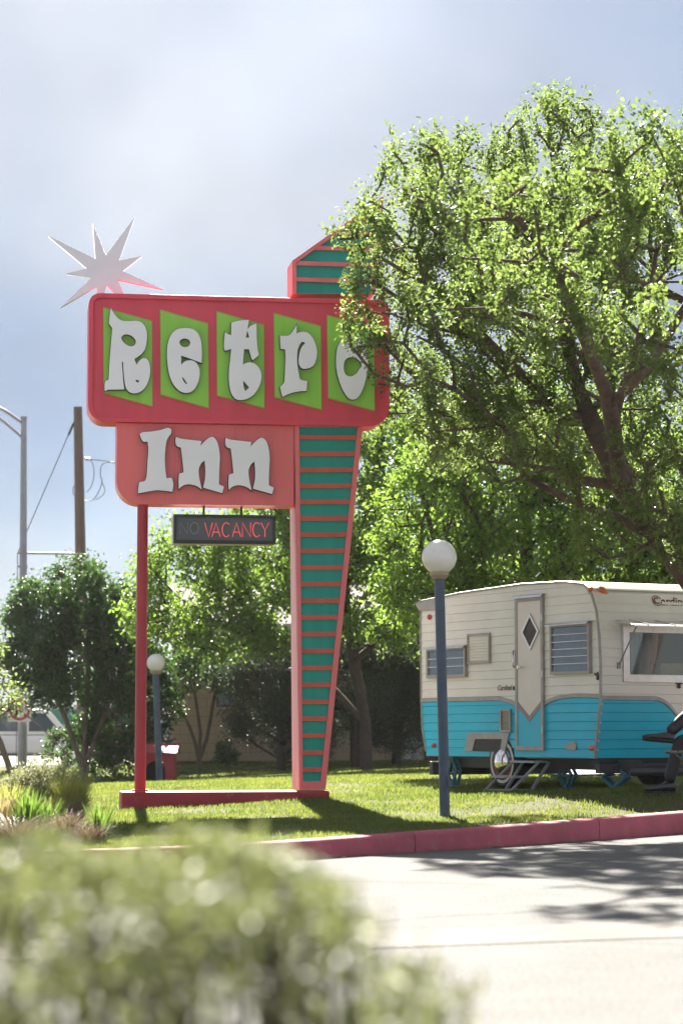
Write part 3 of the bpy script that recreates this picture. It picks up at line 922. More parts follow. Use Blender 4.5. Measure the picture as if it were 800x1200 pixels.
for (ch, xa, xb) in (('N', 116, 166), ('O', 182, 236)):
    mbn = MB(); neon(ch, xa, xb, 150, 224, None); mbn.build('neon_letter', M['neon_off'], vac, smooth=True)
for (ch, xa, xb) in (('V', 276, 326), ('A', 322, 376), ('C', 386, 440), ('A', 454, 508), ('N', 519, 572), ('C', 584, 636), ('Y', 640, 690)):
    mbn = MB(); neon(ch, xa, xb, 152, 243, None); mbn.build('neon_letter', M['neon_lit'], vac, smooth=True)

# ------------------------------------------------------------------ globe lamps
def globe_lamp(label, X, Y, h, lean, r, pr):
    z0 = gz(X, Y)
    o = empty('globe_lamp', (X, Y, z0))
    tag(o, label, 'lamp post', 'globe lamps on the lawn')
    tx = lean
    hp = h - 2 * r - 0.03
    MB().tube([(0, 0, -.1), (tx * .33, 0, hp * .33), (tx * .66, 0, hp * .66), (tx, 0, hp)], pr, 18).build('post', M['lamp_blue'], o, smooth=True)
    MB().lathe([(pr * 1.25, -.02), (pr * 1.9, .02), (pr * 1.9, .05), (pr * 1.5, .055)], 20, (tx, 0, hp)).build('collar', M['globe_collar'], o, smooth=True)
    prof = [(r * math.sin(t), -r * math.cos(t)) for t in np.linspace(0.28, math.pi - 0.02, 18)]
    MB().lathe(prof, 32, (tx, 0, hp + .03 + r * .98)).build('globe', M['globe'], o, smooth=True)
    MB().box((pr * .4, -pr - .004, .28), (pr * 1.0, -pr * .6, .40)).build('hand_hole_cover', M['lamp_blue'], o, bevel=.003)
    return o
globe_lamp('slate blue lamp post with white globe between red kerb and camper', 1.045, 24.6, 2.80, -0.05, 0.178, 0.052)
globe_lamp('slate lamp post with white globe beside the red kennel', -3.47, 46.5, 2.48, -0.09, 0.175, 0.062)

# ------------------------------------------------------------------ camper
TF = Vector((2.95, 27.6, 0.33))
fdir = Vector((0.486, -0.874, 0)).normalized()
T_RZ = math.atan2(fdir.y, fdir.x)
wdir = Vector((-fdir.y, fdir.x, 0))
def T(px, py, y=0.0):
    P = on_plane(px, py, TF + wdir * y, wdir)
    return ((P - TF).dot(fdir), P.z - TF.z)
def Fp(px, py, x=0.0):
    P = on_plane(px, py, TF + fdir * x, fdir)
    return ((P - TF).dot(wdir), P.z - TF.z)
W = 2.30
camper = empty('camper_trailer', TF, T_RZ)
tag(camper, 'vintage white and turquoise camper trailer parked on the lawn', 'camper')
ZB, ZT = 0.39, 2.40
prof_front = [(-0.13, ZB), (-0.05, .80), (-0.0, 1.08), (0.005, 1.45), (-0.02, 1.80), (-0.07, 2.08), (-0.16, 2.27), (-0.30, 2.385)]
prof_rear = [(-3.84, ZB + .06), (-3.93, 0.75), (-3.95, 1.08), (-3.96, 2.12), (-3.93, 2.36)]
def fx(z): return float(np.interp(z, [p[1] for p in prof_front], [p[0] for p in prof_front]))
def rx(z): return float(np.interp(z, [p[1] for p in prof_rear], [p[0] for p in prof_rear]))
roof = [(-0.30, 2.385), (-0.7, 2.435), (-1.6, 2.455), (-3.0, 2.42), (-3.93, 2.36)]
side_poly = prof_front + roof[1:-1] + list(reversed(prof_rear))
# shell: two side walls, floor, rear wall and roof; the front wall is made of its own siding
mb = MB()
mb.prism(side_poly, 0.012, 0.035)
mb.prism(side_poly, W - .035, W - .012)
mb.box((-3.84, 0.012, ZB - .0), (-0.14, W - .012, ZB + .03))
rr_ = list(reversed(prof_rear))
for a, b in zip(rr_[:-1], rr_[1:]):
    mb.quad((a[0] + .02, .03, a[1]), (a[0] + .02, W - .03, a[1]), (b[0] + .02, W - .03, b[1]), (b[0] + .02, .03, b[1]))
shell = mb.build('body_shell', M['camper_white'], camper)
# roof skin and rolled edge
mb = MB()
rf = [(-0.20, 2.325), (-0.30, 2.39)] + roof[1:-1] + [(-3.93, 2.365), (-4.07, 2.335)]
for a, b in zip(rf[:-1], rf[1:]):
    mb.prism([(a[0], a[1]), (b[0], b[1]), (b[0], b[1] + .018), (a[0], a[1] + .018)], -0.012, W + .012)
roof_o = mb.build('roof', M['camper_white'], camper)
mb = MB()
mb.tube([(x, -0.014, z + .004) for x, z in rf], 0.013, 8)
mb.build('roof_edge_trim', M['trim_grey'], roof_o, smooth=True)
# roof vent
vx, _ = T(580, 690, .7)
MB().prism([(vx - .32, 2.45), (vx + .32, 2.45), (vx + .29, 2.515), (vx - .29, 2.515)], .62, 1.02).build('roof_vent', M['alu'], roof_o, bevel=.012)
# belt line along the side (trim centre)
bp = [(497, 822.5), (560, 821), (585, 820.5), (600, 824.5), (606, 828), (621.5, 845), (637, 828.5), (642, 824), (655, 819), (675, 817), (705, 818)]
bx_ = [T(*p)[0] for p in bp]; bz_ = [T(*p)[1] for p in bp]
def zbelt(x): return float(np.interp(x, bx_, bz_))
PITCHS = 0.1045
ZROWS = [ZB + PITCHS * k for k in range(0, 21)]
XC = sorted(set([-3.97, -3.9, -3.8, -3.5, -3.0, -2.5, -2.2] + list(np.linspace(-2.1, -0.5, 24)) + [-.4, -.3, -.22, -.15, -.1, -.06, -.03, 0.0]))
def roof_z(x): return float(np.interp(-x, [0.3, .7, 1.6, 3.0, 3.93], [2.385, 2.435, 2.455, 2.42, 2.36]))
def clamp_x(x, z): return min(max(x, rx(z)), fx(z) if z < 2.385 else -0.3)
LAP = ((0.001, .008), (0.009, -.009), (0.032, -.0065))          # lip at the foot of each panel, then a nearly flat face
def side_strip(z0, z1, lower):
    runs, cur = [], []
    for x in XC:
        za, zb_ = (z0, min(z1, zbelt(x))) if lower else (max(z0, zbelt(x)), z1)
        zb_ = min(zb_, roof_z(x))
        if zb_ - za < 0.004 or (cur and clamp_x(x, (za + zb_) / 2) - cur[-1][3] < 1e-4):
            if cur and zb_ - za < 0.004:
                runs.append(cur); cur = []
            if zb_ - za < 0.004: continue
            continue
        cur.append((x, za, zb_, clamp_x(x, (za + zb_) / 2)))
    runs.append(cur)
    for c_ in runs:
        if len(c_) < 2: continue
        mb = MB()
        for (x, za, zb_, _) in c_:
            h = zb_ - za
            zz = [za - h * .02, za + min(.007, h * .08), za + h * .34, zb_ - h * .03, zb_]
            yy = [.001, -.0085, -.0062, -.0015, .003]
            mb.v += [(clamp_x(x, q), y, q) for q, y in zip(zz, yy)]
        for q in range(len(c_) - 1):
            for k in range(4): mb.f.append((5 * q + k, 5 * q + 5 + k, 5 * q + 6 + k, 5 * q + 1 + k))
        mb.build('siding_panel', M['camper_blue' if lower else 'camper_white'], camper, smooth=True)
for z0, z1 in zip(ZROWS[:-1], ZROWS[1:]):
    side_strip(z0, z1, True)
    side_strip(z0, z1, False)
# belt trim on the side
def ribbon(pts, h, y, th, name, mt, parent):
    mb = MB()
    for j, (x, z) in enumerate(pts):
        mb.v += [(x, y, z - h / 2), (x, y - th, z - h / 2 + .006), (x, y - th, z + h / 2 - .006), (x, y, z + h / 2)]
    for j in range(len(pts) - 1):
        a, b = 4 * j, 4 * j + 4
        for k in range(3): mb.f.append((a + k, b + k, b + k + 1, a + k + 1))
    return mb.build(name, mt, parent)
dl, dr = T(605.5, 800)[0], T(638, 800)[0]
ls = [x for x in np.linspace(-3.95, dl - .01, 24)]
rs = [x for x in np.linspace(dr + .01, 0.0, 16)]
ribbon([(x, zbelt(x) + .02) for x in ls], .052, -0.008, .012, 'belt_trim', M['trim_grey'], camper)
ribbon([(x, zbelt(x) + .02) for x in rs], .052, -0.008, .012, 'belt_trim', M['trim_grey'], camper)
# front corner trim (edge moulding)
mb = MB()
mb.tube([(x + .004, -0.008, z) for x, z in prof_front], 0.017, 8)
mb.build('corner_trim', M['trim_grey'], camper, smooth=True)
mb = MB(); mb.tube([(x - .004, -0.008, z) for x, z in prof_rear], 0.014, 8); mb.build('corner_trim', M['trim_grey'], camper, smooth=True)
mb = MB(); mb.tube([(x + .004, W + .008, z) for x, z in prof_front], 0.017, 8); mb.build('corner_trim', M['trim_grey'], camper, smooth=True)

# front wall siding with a real window opening
wy0, wz1 = Fp(734, 742, 0.0); _, wz0 = Fp(740, 790, 0.0)
wz0 = ZROWS[int(round((wz0 - ZB) / PITCHS))]; wz1 = ZROWS[int(round((wz1 - ZB) / PITCHS))]
wy1 = W - wy0
def zfront(y):
    c = abs(y - W / 2)
    t = min(c / 0.42, 1)
    return 1.06 - 0.26 * (1 - t) ** 2
YC = sorted(set(list(np.linspace(0.0, W, 93)) + [wy0, wy1]))
for z0, z1 in zip(ZROWS[:-1], ZROWS[1:]):
    if z0 > 2.32: continue
    for lower in (True, False):
        runs, cur = [], []
        win = z0 >= wz0 - .01 and z1 <= wz1 + .01
        for y in YC:
            za, zb_ = (z0, min(z1, zfront(y))) if lower else (max(z0, zfront(y)), z1)
            zb_ = min(zb_, 2.36)
            if zb_ - za < .004 or (win and wy0 + .001 < y < wy1 - .001):
                runs.append(cur); cur = []; continue
            if win and abs(y - wy1) < .002: runs.append(cur); cur = []
            cur.append((y, za, zb_))
        runs.append(cur)
        for c_ in runs:
            if len(c_) < 2: continue
            mb = MB()
            for (y, za, zb_) in c_:
                h = zb_ - za
                zz = [za - h * .02, za + min(.007, h * .08), za + h * .34, zb_ - h * .03, zb_]
                mb.v += [(fx(q) + d, y, q) for q, d in zip(zz, (-.004, .0055, .0035, -.001, -.006))]
            for q in range(len(c_) - 1):
                for k in range(4): mb.f.append((5 * q + k, 5 * q + 5 + k, 5 * q + 6 + k, 5 * q + 1 + k))
            mb.build('siding_panel', M['camper_blue' if lower else 'camper_white'], camper, smooth=True)
# front belt trim
mb = MB()
for y in YC:
    z = zfront(y) + .02; x = fx(z) + .007
    mb.v += [(x - .01, y, z - .028), (x + .006, y, z - .022), (x + .006, y, z + .022), (x - .01, y, z + .028)]
for j in range(len(YC) - 1):
    for k in range(3): mb.f.append((4 * j + k, 4 * j + 4 + k, 4 * j + 5 + k, 4 * j + 1 + k))
mb.build('belt_trim', M['trim_grey'], camper)
# dark skirt, bumper band and chassis
MB().box((-.28, .05, .30), (-.12, W - .05, .395)).build('front_skirt', M['black'], camper)
MB().box((-3.7, .30, .25), (.25, .38, .37)).build('chassis_rail', M['chassis'], camper)
MB().box((-3.7, W - .38, .25), (.25, W - .30, .37)).build('chassis_rail', M['chassis'], camper)
MB().box((-.16, .02, .22), (-.06, W - .02, .325)).build('bumper', M['chassis'], camper, bevel=.01)
MB().tube([(.2, .26, .24), (1.1, W / 2, .24)], .045, 8).build('tow_tongue', M['chassis'], camper)
MB().tube([(.2, W - .26, .24), (1.1, W / 2, .24)], .045, 8).build('tow_tongue', M['chassis'], camper)
MB().tube([(1.05, W / 2, .24), (1.05, W / 2, -.02)], .03, 10).build('tongue_jack', M['chassis'], camper)
MB().lathe([(.05, 0), (.14, .03), (.15, .10), (.15, .33), (.12, .42), (.05, .46), (.05, .52)], 20, (.42, W / 2, .28)).build('gas_cylinder', M['tank'], camper, smooth=True)
MB().box((-3.95, .1, .15), (-3.86, W - .1, .32)).build('rear_bumper', M['chassis'], camper, bevel=.01)

# front window: frame, panes, curtains, awning with struts
def front_window():
    x = 0.0
    oz0, oz1 = wz0 - .07, wz1 + .06
    fo = [(wy0 - .07, oz0), (wy1 + .07, oz0), (wy1 + .07, oz1), (wy0 - .07, oz1)]
    fi = [(wy0 + .015, wz0 + .02), (wy1 - .015, wz0 + .02), (wy1 - .015, wz1 - .02), (wy0 + .015, wz1 - .02)]
    w = MB().ring(fo, fi, -.035, .03, 'x').build('front_window', M['alu'], camper, bevel=.006)
    MB().box((-.018, wy0 + .01, wz0 + .01), (-.012, wy1 - .01, wz1 - .01)).build('pane', M['glass'], w)
    for (ya, yb, side) in ((wy0 - .02, wy0 + .50, 1), (wy1 - .50, wy1 + .02, -1)):
        mb = MB()
        ys = np.linspace(ya, yb, 50)
        for j, y in enumerate(ys):
            t = (j / 49) if side == 1 else 1 - j / 49
            d = 0.022 * math.sin(j * 1.05) + .006 * math.sin(j * 2.7)
            zlo = wz0 - .02
            pull = 0.32 * max(0, t - .62)
            mb.v += [(-.085 + d, y, wz1 + .02), (-.085 + d, y - side * pull * .3, (wz0 + wz1) / 2), (-.085 + d, y - side * pull, zlo)]
        for j in range(49):
            for k in range(2): mb.f.append((3 * j + k, 3 * j + 3 + k, 3 * j + 4 + k, 3 * j + 1 + k))
        mb.build('curtain', M['curtain'], w, smooth=True)
    MB().box((-.5, wy0 + .45, wz0 - .04), (-.16, wy1 - .45, wz0 - .01)).build('window_shelf', M['interior'], w)
    # awning
    a = MB().prism([(-.0, oz1 + .035), (.0, oz1 + .06), (.40, oz1 - .015), (.40, oz1 - .035)], wy0 - .16, wy1 + .16).build('awning', M['alu'], camper, bevel=.004)
    for k in range(5):
        y = wy0 - .16 + (wy1 - wy0 + .32) * (k + .5) / 5
        MB().box((.0, y - .006, oz1 + .05), (.39, y + .006, oz1 + .072), Matrix.Rotation(R(10.5), 3, 'Y'), (0, y, oz1 + .055)).build('rib', M['alu'], a)
    for y in (wy0 - .13, wy1 + .13):
        MB().tube([(.37, y, oz1 - .02), (.02, y, oz1 - .46)], .009, 8).build('strut', M['galv'], a, smooth=True)
        MB().box((-.01, y - .02, oz1 - .50), (.03, y + .02, oz1 - .43)).build('strut_bracket', M['galv'], a)
front_window()
# carton standing inside the front window
c = MB().box((-.13, .0, 0), (.0, .34, .17)).build('carton', M['carton'], None, bevel=.004)
P = TF + fdir * (-.20) + wdir * (wy0 + .62)
c.location = (P.x, P.y, TF.z + wz0 - .0095); c.rotation_euler = (0, 0, T_RZ)
tag(c, 'tan printed carton on the shelf inside the camper front window', 'carton')

# side windows with louvred glass
def louvre_window(px0, py0, px1, py1, nl, curtain, cols=1):
    x0, z1 = T(px0, py0, -.03); x1, _ = T(px1, py0, -.03); _, z0 = T((px0 + px1) / 2, py1, -.03); _, z1 = T((px0 + px1) / 2, py0, -.03)
    b = 0.035
    fo = [(x0, z0), (x1, z0), (x1, z1), (x0, z1)]
    fi = [(x0 + b, z0 + b), (x1 - b, z0 + b), (x1 - b, z1 - b), (x0 + b, z1 - b)]
    w = MB().ring(fo, fi, -.055, -.005).build('window', M['trim_grey'], camper, bevel=.004)
    mb = MB()
    xs = np.linspace(x0 + .01, x1 - .01, 40)
    for j, x in enumerate(xs):
        y = -.016 + .004 * math.sin(j * 1.1) + .002 * math.sin(j * 2.3)
        mb.v += [(x, y, z0 + .01), (x, y, z1 - .01)]
    for j in range(39): mb.f.append((2 * j, 2 * j + 2, 2 * j + 3, 2 * j + 1))
    mb.build('curtain', curtain, w, smooth=True)
    hh = (z1 - z0 - 2 * b) / nl
    for k in range(nl):
        za = z0 + b + hh * k
        MB().box((x0 + b * .6, -.040, za + .002), (x1 - b * .6, -.036, za + hh + .004), Matrix.Rotation(R(-7), 3, 'X')).build('glass_louvre', M['glass'], w)
        if k: MB().box((x0 + b * .6, -.050, za - .004), (x1 - b * .6, -.044, za + .005)).build('louvre_edge', M['alu'], w)
    # drip visor
    n_ = 8
    mb = MB()
    for k in range(n_):
        t = k / (n_ - 1) * R(80)
        mb.v += [(x0 - .03, -.012 - .10 * math.sin(t), z1 + .025 - .05 * (1 - math.cos(t))), (x1 + .03, -.012 - .10 * math.sin(t), z1 + .025 - .05 * (1 - math.cos(t)))]
    for k in range(n_ - 1): mb.f.append((2 * k, 2 * k + 1, 2 * k + 3, 2 * k + 2))
    mb.build('visor', M['alu'], w, smooth=True)
    return w
louvre_window(645, 731, 691, 790, 6, M['curtain_dark'])
louvre_window(500.5, 759, 546, 794, 3, M['curtain_dark'])
# square vent with a louvred grille
def grille(px0, py0, px1, py1, name, face, nb):
    x0, z1 = T(px0, py0, -.02); x1, z0 = T(px1, py1, -.02)
    fo = [(x0, z0), (x1, z0), (x1, z1), (x0, z1)]; b = .028
    fi = [(x0 + b, z0 + b), (x1 - b, z0 + b), (x1 - b, z1 - b), (x0 + b, z1 - b)]
    g = MB().ring(fo, fi, -.035, -.003).build(name, M['trim_grey'], camper, bevel=.004)
    MB().prism(fi, -.014, -.010).build('panel', face, g)
    for k in range(nb):
        z = z0 + b + (z1 - z0 - 2 * b) * (k + .5) / nb
        MB().box((x0 + b, -.026, z - .006), (x1 - b, -.015, z + .004), Matrix.Rotation(R(25), 3, 'X')).build('slat', face, g)
grille(547.5, 743, 574, 777, 'range_vent', M['camper_white'], 9)
grille(586, 831, 598.5, 858, 'heater_vent', M['trim_grey'], 8)

# door
x0, z1 = T(605.3, 700); x1, _ = T(638, 700); _, z0 = T(621, 879.5)
z1 = T(621, 700)[1]
fo = [(x0, z0), (x1, z0), (x1, z1), (x0, z1)]; b = .05
fi = [(x0 + b, z0 + b), (x1 - b, z0 + b), (x1 - b, z1 - b), (x0 + b, z1 - b)]
door = MB().ring(fo, fi, -.040, -.004).build('door', M['trim_grey'], camper, bevel=.005)
xm = (x0 + x1) / 2
zc, ze = T(621.5, 846)[1], T(606, 827)[1]
ch = .045
di = [(x0 + b, z0 + b), (x1 - b, z0 + b), (x1 - b, ze - .02), (xm, zc), (x0 + b, ze - .02)]
MB().prism(di, -.030, -.012).build('lower_door_skin', M['camper_blue'], door)
di2 = [(x0 + b, ze + .05), (xm, zc + .07), (x1 - b, ze + .05), (x1 - b, z1 - b), (x0 + b, z1 - b)]
MB().prism(di2, -.030, -.012).build('upper_door_skin', M['camper_door'], door)
MB().prism([(x0 + b, ze - .02), (xm, zc), (x1 - b, ze - .02), (x1 - b, ze + .05), (xm, zc + .07), (x0 + b, ze + .05)], -.035, -.012).build('chevron', M['trim_mauve'], door)
cxd, czd = T(621.5, 740.5, -.03)
rx_, rz_ = 0.175, 0.205
dia = lambda k: [(cxd, czd - rz_ * k), (cxd + rx_ * k, czd), (cxd, czd + rz_ * k), (cxd - rx_ * k, czd)]
dw = MB().ring(dia(1.08), dia(.86), -.048, -.0305).build('diamond_window', M['alu'], door, bevel=.003)
MB().prism(dia(.87), -.040, -.0308).build('diamond_pane', M['glass_dark'], door)
n_ = 8
mb = MB()
for k in range(n_):
    t = k / (n_ - 1) * R(85)
    mb.v += [(x0 - .03, -.010 - .07 * math.sin(t), z1 + .035 - .05 * (1 - math.cos(t))), (x1 + .03, -.010 - .07 * math.sin(t), z1 + .035 - .05 * (1 - math.cos(t)))]
for k in range(n_ - 1): mb.f.append((2 * k, 2 * k + 1, 2 * k + 3, 2 * k + 2))
mb.build('door_visor', M['alu'], door, smooth=True)
kx, kz = T(609.5, 782, -.06)
MB().lathe([(.012, .0), (.012, -.035), (.028, -.045), (.030, -.06), (.018, -.068)], 14, (kx, -.035, kz), 'y').build('door_knob', M['chrome'], door, smooth=True)
hx, hz = T(602.7, 772, -.03)
MB().tube([(hx, -.012, hz + .11), (hx, -.055, hz + .09), (hx, -.062, hz), (hx, -.055, hz - .09), (hx, -.012, hz - .11)], .013, 8).build('grab_handle', M['chrome'], camper, smooth=True)
for zz in (z0 + .25, z0 + .9, z1 - .25):
    MB().tube([(x1 - .008, -.046, zz - .04), (x1 - .008, -.046, zz + .04)], .012, 8).build('hinge', M['alu'], door, smooth=True)
# clearance lights and emblems
def lens(px, py, mt, w, h, front=False):
    if not front:
        x, z = T(px, py, -.02)
        o = MB().lathe([(w, 0), (w, -.012), (w * .85, -.022), (w * .35, -.03)], 14, (0, 0, 0), 'y').build('marker_light', mt, camper, smooth=True)
        o.location = (x, -.008, z); o.scale = (1, 1, h / w)
    return o
lens(502.5, 723, M['redlens'], .05, .035); lens(690.5, 690.5, M['amber'], .05, .03)
lens(507.5, 873.5, M['redlens'], .055, .028); lens(692.5, 876.5, M['amber'], .055, .033)
y_, z_ = Fp(711, 693, -.12)
o = MB().lathe([(.075, 0), (.075, .015), (.055, .035), (.02, .04)], 16, (0, 0, 0), 'x').build('marker_light', M['amber'], camper, smooth=True)
o.location = (fx(z_) + .0, y_, z_); o.scale = (1, 1, .62); o.rotation_euler = (R(-35), 0, 0)
MB().ring([(.095 * math.cos(t), .06 * math.sin(t)) for t in np.linspace(0, 6.28, 21)[:-1]], [(.075 * math.cos(t), .045 * math.sin(t)) for t in np.linspace(0, 6.28, 21)[:-1]], -.004, .012, 'x').build('bezel', M['alu'], o)
# tail emblem by the lower corner
ex, ez = T(668, 874.5, -.02)
MB().prism([(-.16, -.02), (-.02, .045), (.09, .05), (.12, 0), (.09, -.05), (-.03, -.04)], -.022, -.004).build('side_emblem', M['trim_grey'], camper, bevel=.004, loc=(ex, 0, ez))
bird = [(-.5, .28), (-.36, .10), (-.16, .02), (-.12, -.10), (-.20, -.22), (.0, -.30), (.20, -.22), (.12, -.10), (.16, .02), (.36, .10), (.5, .28), (.2, .22), (.10, .24), (.05, .34), (-.05, .34), (-.10, .24), (-.2, .22)]
ex, ez = T(699, 792.5, -.02)
MB().prism([(x * .14, z * .15) for x, z in bird], -.018, -.006).build('bird_emblem', M['black'], camper, loc=(ex, 0, ez))
ey, ez = Fp(794, 802.5)
MB().prism([(x * .14, z * .15) for x, z in bird], .006, .018, 'x').build('bird_emblem', M['black'], camper, loc=(fx(ez), ey, ez))
# script lettering
tx_, tz_ = T(582, 809, -.02)
add('script_lettering', text_mesh('script_lettering', 'Cardinal', .092, M['script_red'], .35, .0015), camper, (tx_, -.018, tz_))
MB().lathe([(.026, 0), (.026, -.01)], 14, (0, 0, 0), 'y').build('lock', M['black'], camper, smooth=True, loc=(T(603.5, 806.5)[0], -.012, T(603.5, 806.5)[1]))
ty_, tz_ = Fp(777.5, 708.5, -.05)
me = text_mesh('script_lettering', 'ardinal', .15, M['script_red'], .35, .0015, .0035)
me.transform(Matrix.Rotation(R(90), 4, 'Z'))
def tilt(z): return math.atan2(fx(z + .05) - fx(z - .05), .1)
o = add('script_lettering', me, camper, (fx(tz_ + .03) + .016, ty_, tz_)); o.rotation_euler = (0, tilt(tz_ + .03), 0)
cy_, cz_ = Fp(773.5, 703.5, -.05)
mb = MB()
for (rr, a0, a1, th) in ((.062, 20, 350, .008), (.036, 50, 310, .012)):
    pts = [(0, -rr * math.cos(R(a)) * -1.0, rr * math.sin(R(a))) for a in np.linspace(a0, a1, 22)]
    mb.tube(pts, th * .6, 6)
o = mb.build('script_lettering', M['script_red'], camper, smooth=True, loc=(fx(cz_) + .012, cy_, cz_)); o.rotation_euler = (0, tilt(cz_), 0)
me = text_mesh('script_lettering', 'TRAILERS', .04, M['script_red'], 0, .001)
me.transform(Matrix.Rotation(R(90), 4, 'Z'))
# wheel arch trim and dark well
FOa = [T(545.5, 880), T(549.5, 858.5), T(598, 858.5), T(592.5, 881.5)]
FIa = [T(554.5, 880.2), T(558, 866), T(589.5, 866), T(587.0, 881.2)]
mb = MB(); n4 = [0, 1, 2, 3]
for k in range(3):
    mb.prism([FOa[k], FOa[k + 1], FIa[k + 1], FIa[k]], -.022, -.003)
mb.build('wheel_arch', M['trim_grey'], camper)
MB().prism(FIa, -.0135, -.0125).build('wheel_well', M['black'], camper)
# wheels
wx, _ = T(588.5, 900); wr = .335
for y, s_ in ((0.075, -1), (W - .075, 1)):
    prof = [(.17, -.07), (wr - .05, -.085), (wr - .012, -.062), (wr, -.03), (wr, .03), (wr - .012, .062), (wr - .05, .085), (.17, .07)]
    wz = wr + gz(*(TF + fdir * wx + wdir * y)[:2]) - TF.z
    wh = MB().lathe(prof, 40, (0, 0, 0), 'y').build('wheel', M['rubber'], camper, smooth=True, loc=(wx, y, wz))
    d = s_
    MB().lathe([(.222, d * .0815), (.258, d * .0835), (.256, d * .0875), (.224, d * .086), (.222, d * .0815)], 40, (0, 0, 0), 'y', False).build('whitewall', M['wheel_white'], wh, smooth=True)
    MB().lathe([(.215, d * .075), (.205, d * .088), (.15, d * .074), (.12, d * .07)], 36, (0, 0, 0), 'y').build('rim', M['wheel_red'], wh, smooth=True)
    MB().lathe([(.150, d * .078), (.145, d * .10), (.11, d * .128), (.06, d * .145), (.01, d * .15)], 36, (0, 0, 0), 'y').build('hub_cap', M['chrome'], wh, smooth=True)
MB().tube([(wx, .1, wr - .04), (wx, W - .1, wr - .04)], .035, 8).build('axle', M['chassis'], camper)
# eave wing at the rear corner
MB().prism([(-3.52, 2.395), (-4.06, 2.335), (-3.97, 2.245), (-3.56, 2.235)], -.03, -.012).build('rear_visor', M['trim_grey'], camper, bevel=.003)

# folding step below the door
stp_o = empty('folding_step', (0, 0, 0))
gx_, gy_ = (TF + fdir * (x0 + x1) * .5 - wdir * .28)[:2]
stp_o.location = (gx_, gy_, gz(gx_, gy_)); stp_o.rotation_euler = (0, 0, T_RZ)
tag(stp_o, 'grey metal folding step below the camper door', 'step')
hw = .26
MB().box((-hw, -.15, .155), (hw, .06, .18)).build('tread', M['step_grey'], stp_o, bevel=.004)
MB().box((-hw, .13, .33), (hw, .33, .355)).build('tread', M['step_grey'], stp_o, bevel=.004)
for x in (-hw - .025, hw):
    MB().prism([(-.23, .0), (-.19, .0), (.24, .36), (.20, .36)], x, x + .022, 'x').build('side_rail', M['step_grey'], stp_o)
    MB().prism([(.06, .0), (.10, .0), (.36, .34), (.32, .34)], x, x + .022, 'x').build('leg', M['step_grey'], stp_o)
    MB().tube([(x + .01, -.10, .165), (x + .01, .12, .165)], .010, 6).build('brace', M['step_grey'], stp_o)
for y in (-.21, .08):
    MB().tube([(-hw, y, .012), (hw, y, .012)], .012, 8).build('foot_bar', M['step_grey'], stp_o)

# corner jacks: scissor frames
def jack(label, x, y, hgt, lean, s=1.0):
    P = TF + fdir * x + wdir * y
    z0 = gz(P.x, P.y)
    o = empty('jack_stand', (P.x, P.y, z0), T_RZ)
    tag(o, label, 'jack', 'camper levelling jacks')
    a, h = .17 * s, hgt
    for yy in (-.05, .02):
        mb = MB()
        pts = [(lean * .0, .0), (-a, h * .45), (lean, h), (a + lean, h * .52)]
        for p, q in zip(pts, pts[1:] + pts[:1]):
            mb.tube([(p[0], yy, p[1] + .02), (q[0], yy, q[1] + .02)], .021, 6)
        mb.build('scissor_arm', M['jack_blue'], o, smooth=True)
    MB().box((-.10, -.09, -.005), (.10, .06, .025)).build('foot_plate', M['jack_blue'], o, bevel=.004)
    MB().tube([(-a, -.015, h * .45 + .02), (a + lean, -.015, h * .52 + .02)], .010, 6).build('screw', M['step_grey'], o, smooth=True)
    MB().box((lean - .06, -.07, h), (lean + .06, .04, h + .035)).build('saddle', M['jack_blue'], o)
jack('blue jack under the front corner of the camper beside the seated person', -.22, .36, .27, .06, 1.15)
jack('blue jack behind the folding step under the camper', -1.25, .40, .30, .0, .8)
jack('blue jack under the rear corner of the camper', -3.55, .25, .36, .0, .6)

# ------------------------------------------------------------------ trees
LEAF_T = np.array([(0, 0, 0), (-.26, .30, .06), (-.24, .62, .05), (0, 1, -.06), (.24, .62, .05), (.26, .30, .06)])
LEAF_F = np.array([(0, 3, 2, 1), (0, 5, 4, 3)])
def leaves(P, size, up=0.35, template=LEAF_T, aspect=1.0, dirs=None):
    n = len(P)
    d = RNG.normal(0, 1, (n, 3)) if dirs is None else dirs + RNG.normal(0, .5, (n, 3))
    d[:, 2] -= 0.25 if dirs is None else 0
    d /= np.linalg.norm(d, axis=1, keepdims=True)
    nn = RNG.normal(0, 1, (n, 3)); nn[:, 2] += up * 4
    nn -= d * (nn * d).sum(1, keepdims=True)
    nn /= np.linalg.norm(nn, axis=1, keepdims=True) + 1e-9
    x = np.cross(d, nn)
    s = size * RNG.uniform(.6, 1.25, n)
    T_ = template
    V = P[:, None, :] + s[:, None, None] * (T_[None, :, 0:1] * aspect * x[:, None, :] + T_[None, :, 1:2] * d[:, None, :] + T_[None, :, 2:3] * nn[:, None, :])
    V = V.reshape(-1, 3)
    Fq = (LEAF_F[None] + 6 * np.arange(n)[:, None, None]).reshape(-1, 4)
    return V, Fq

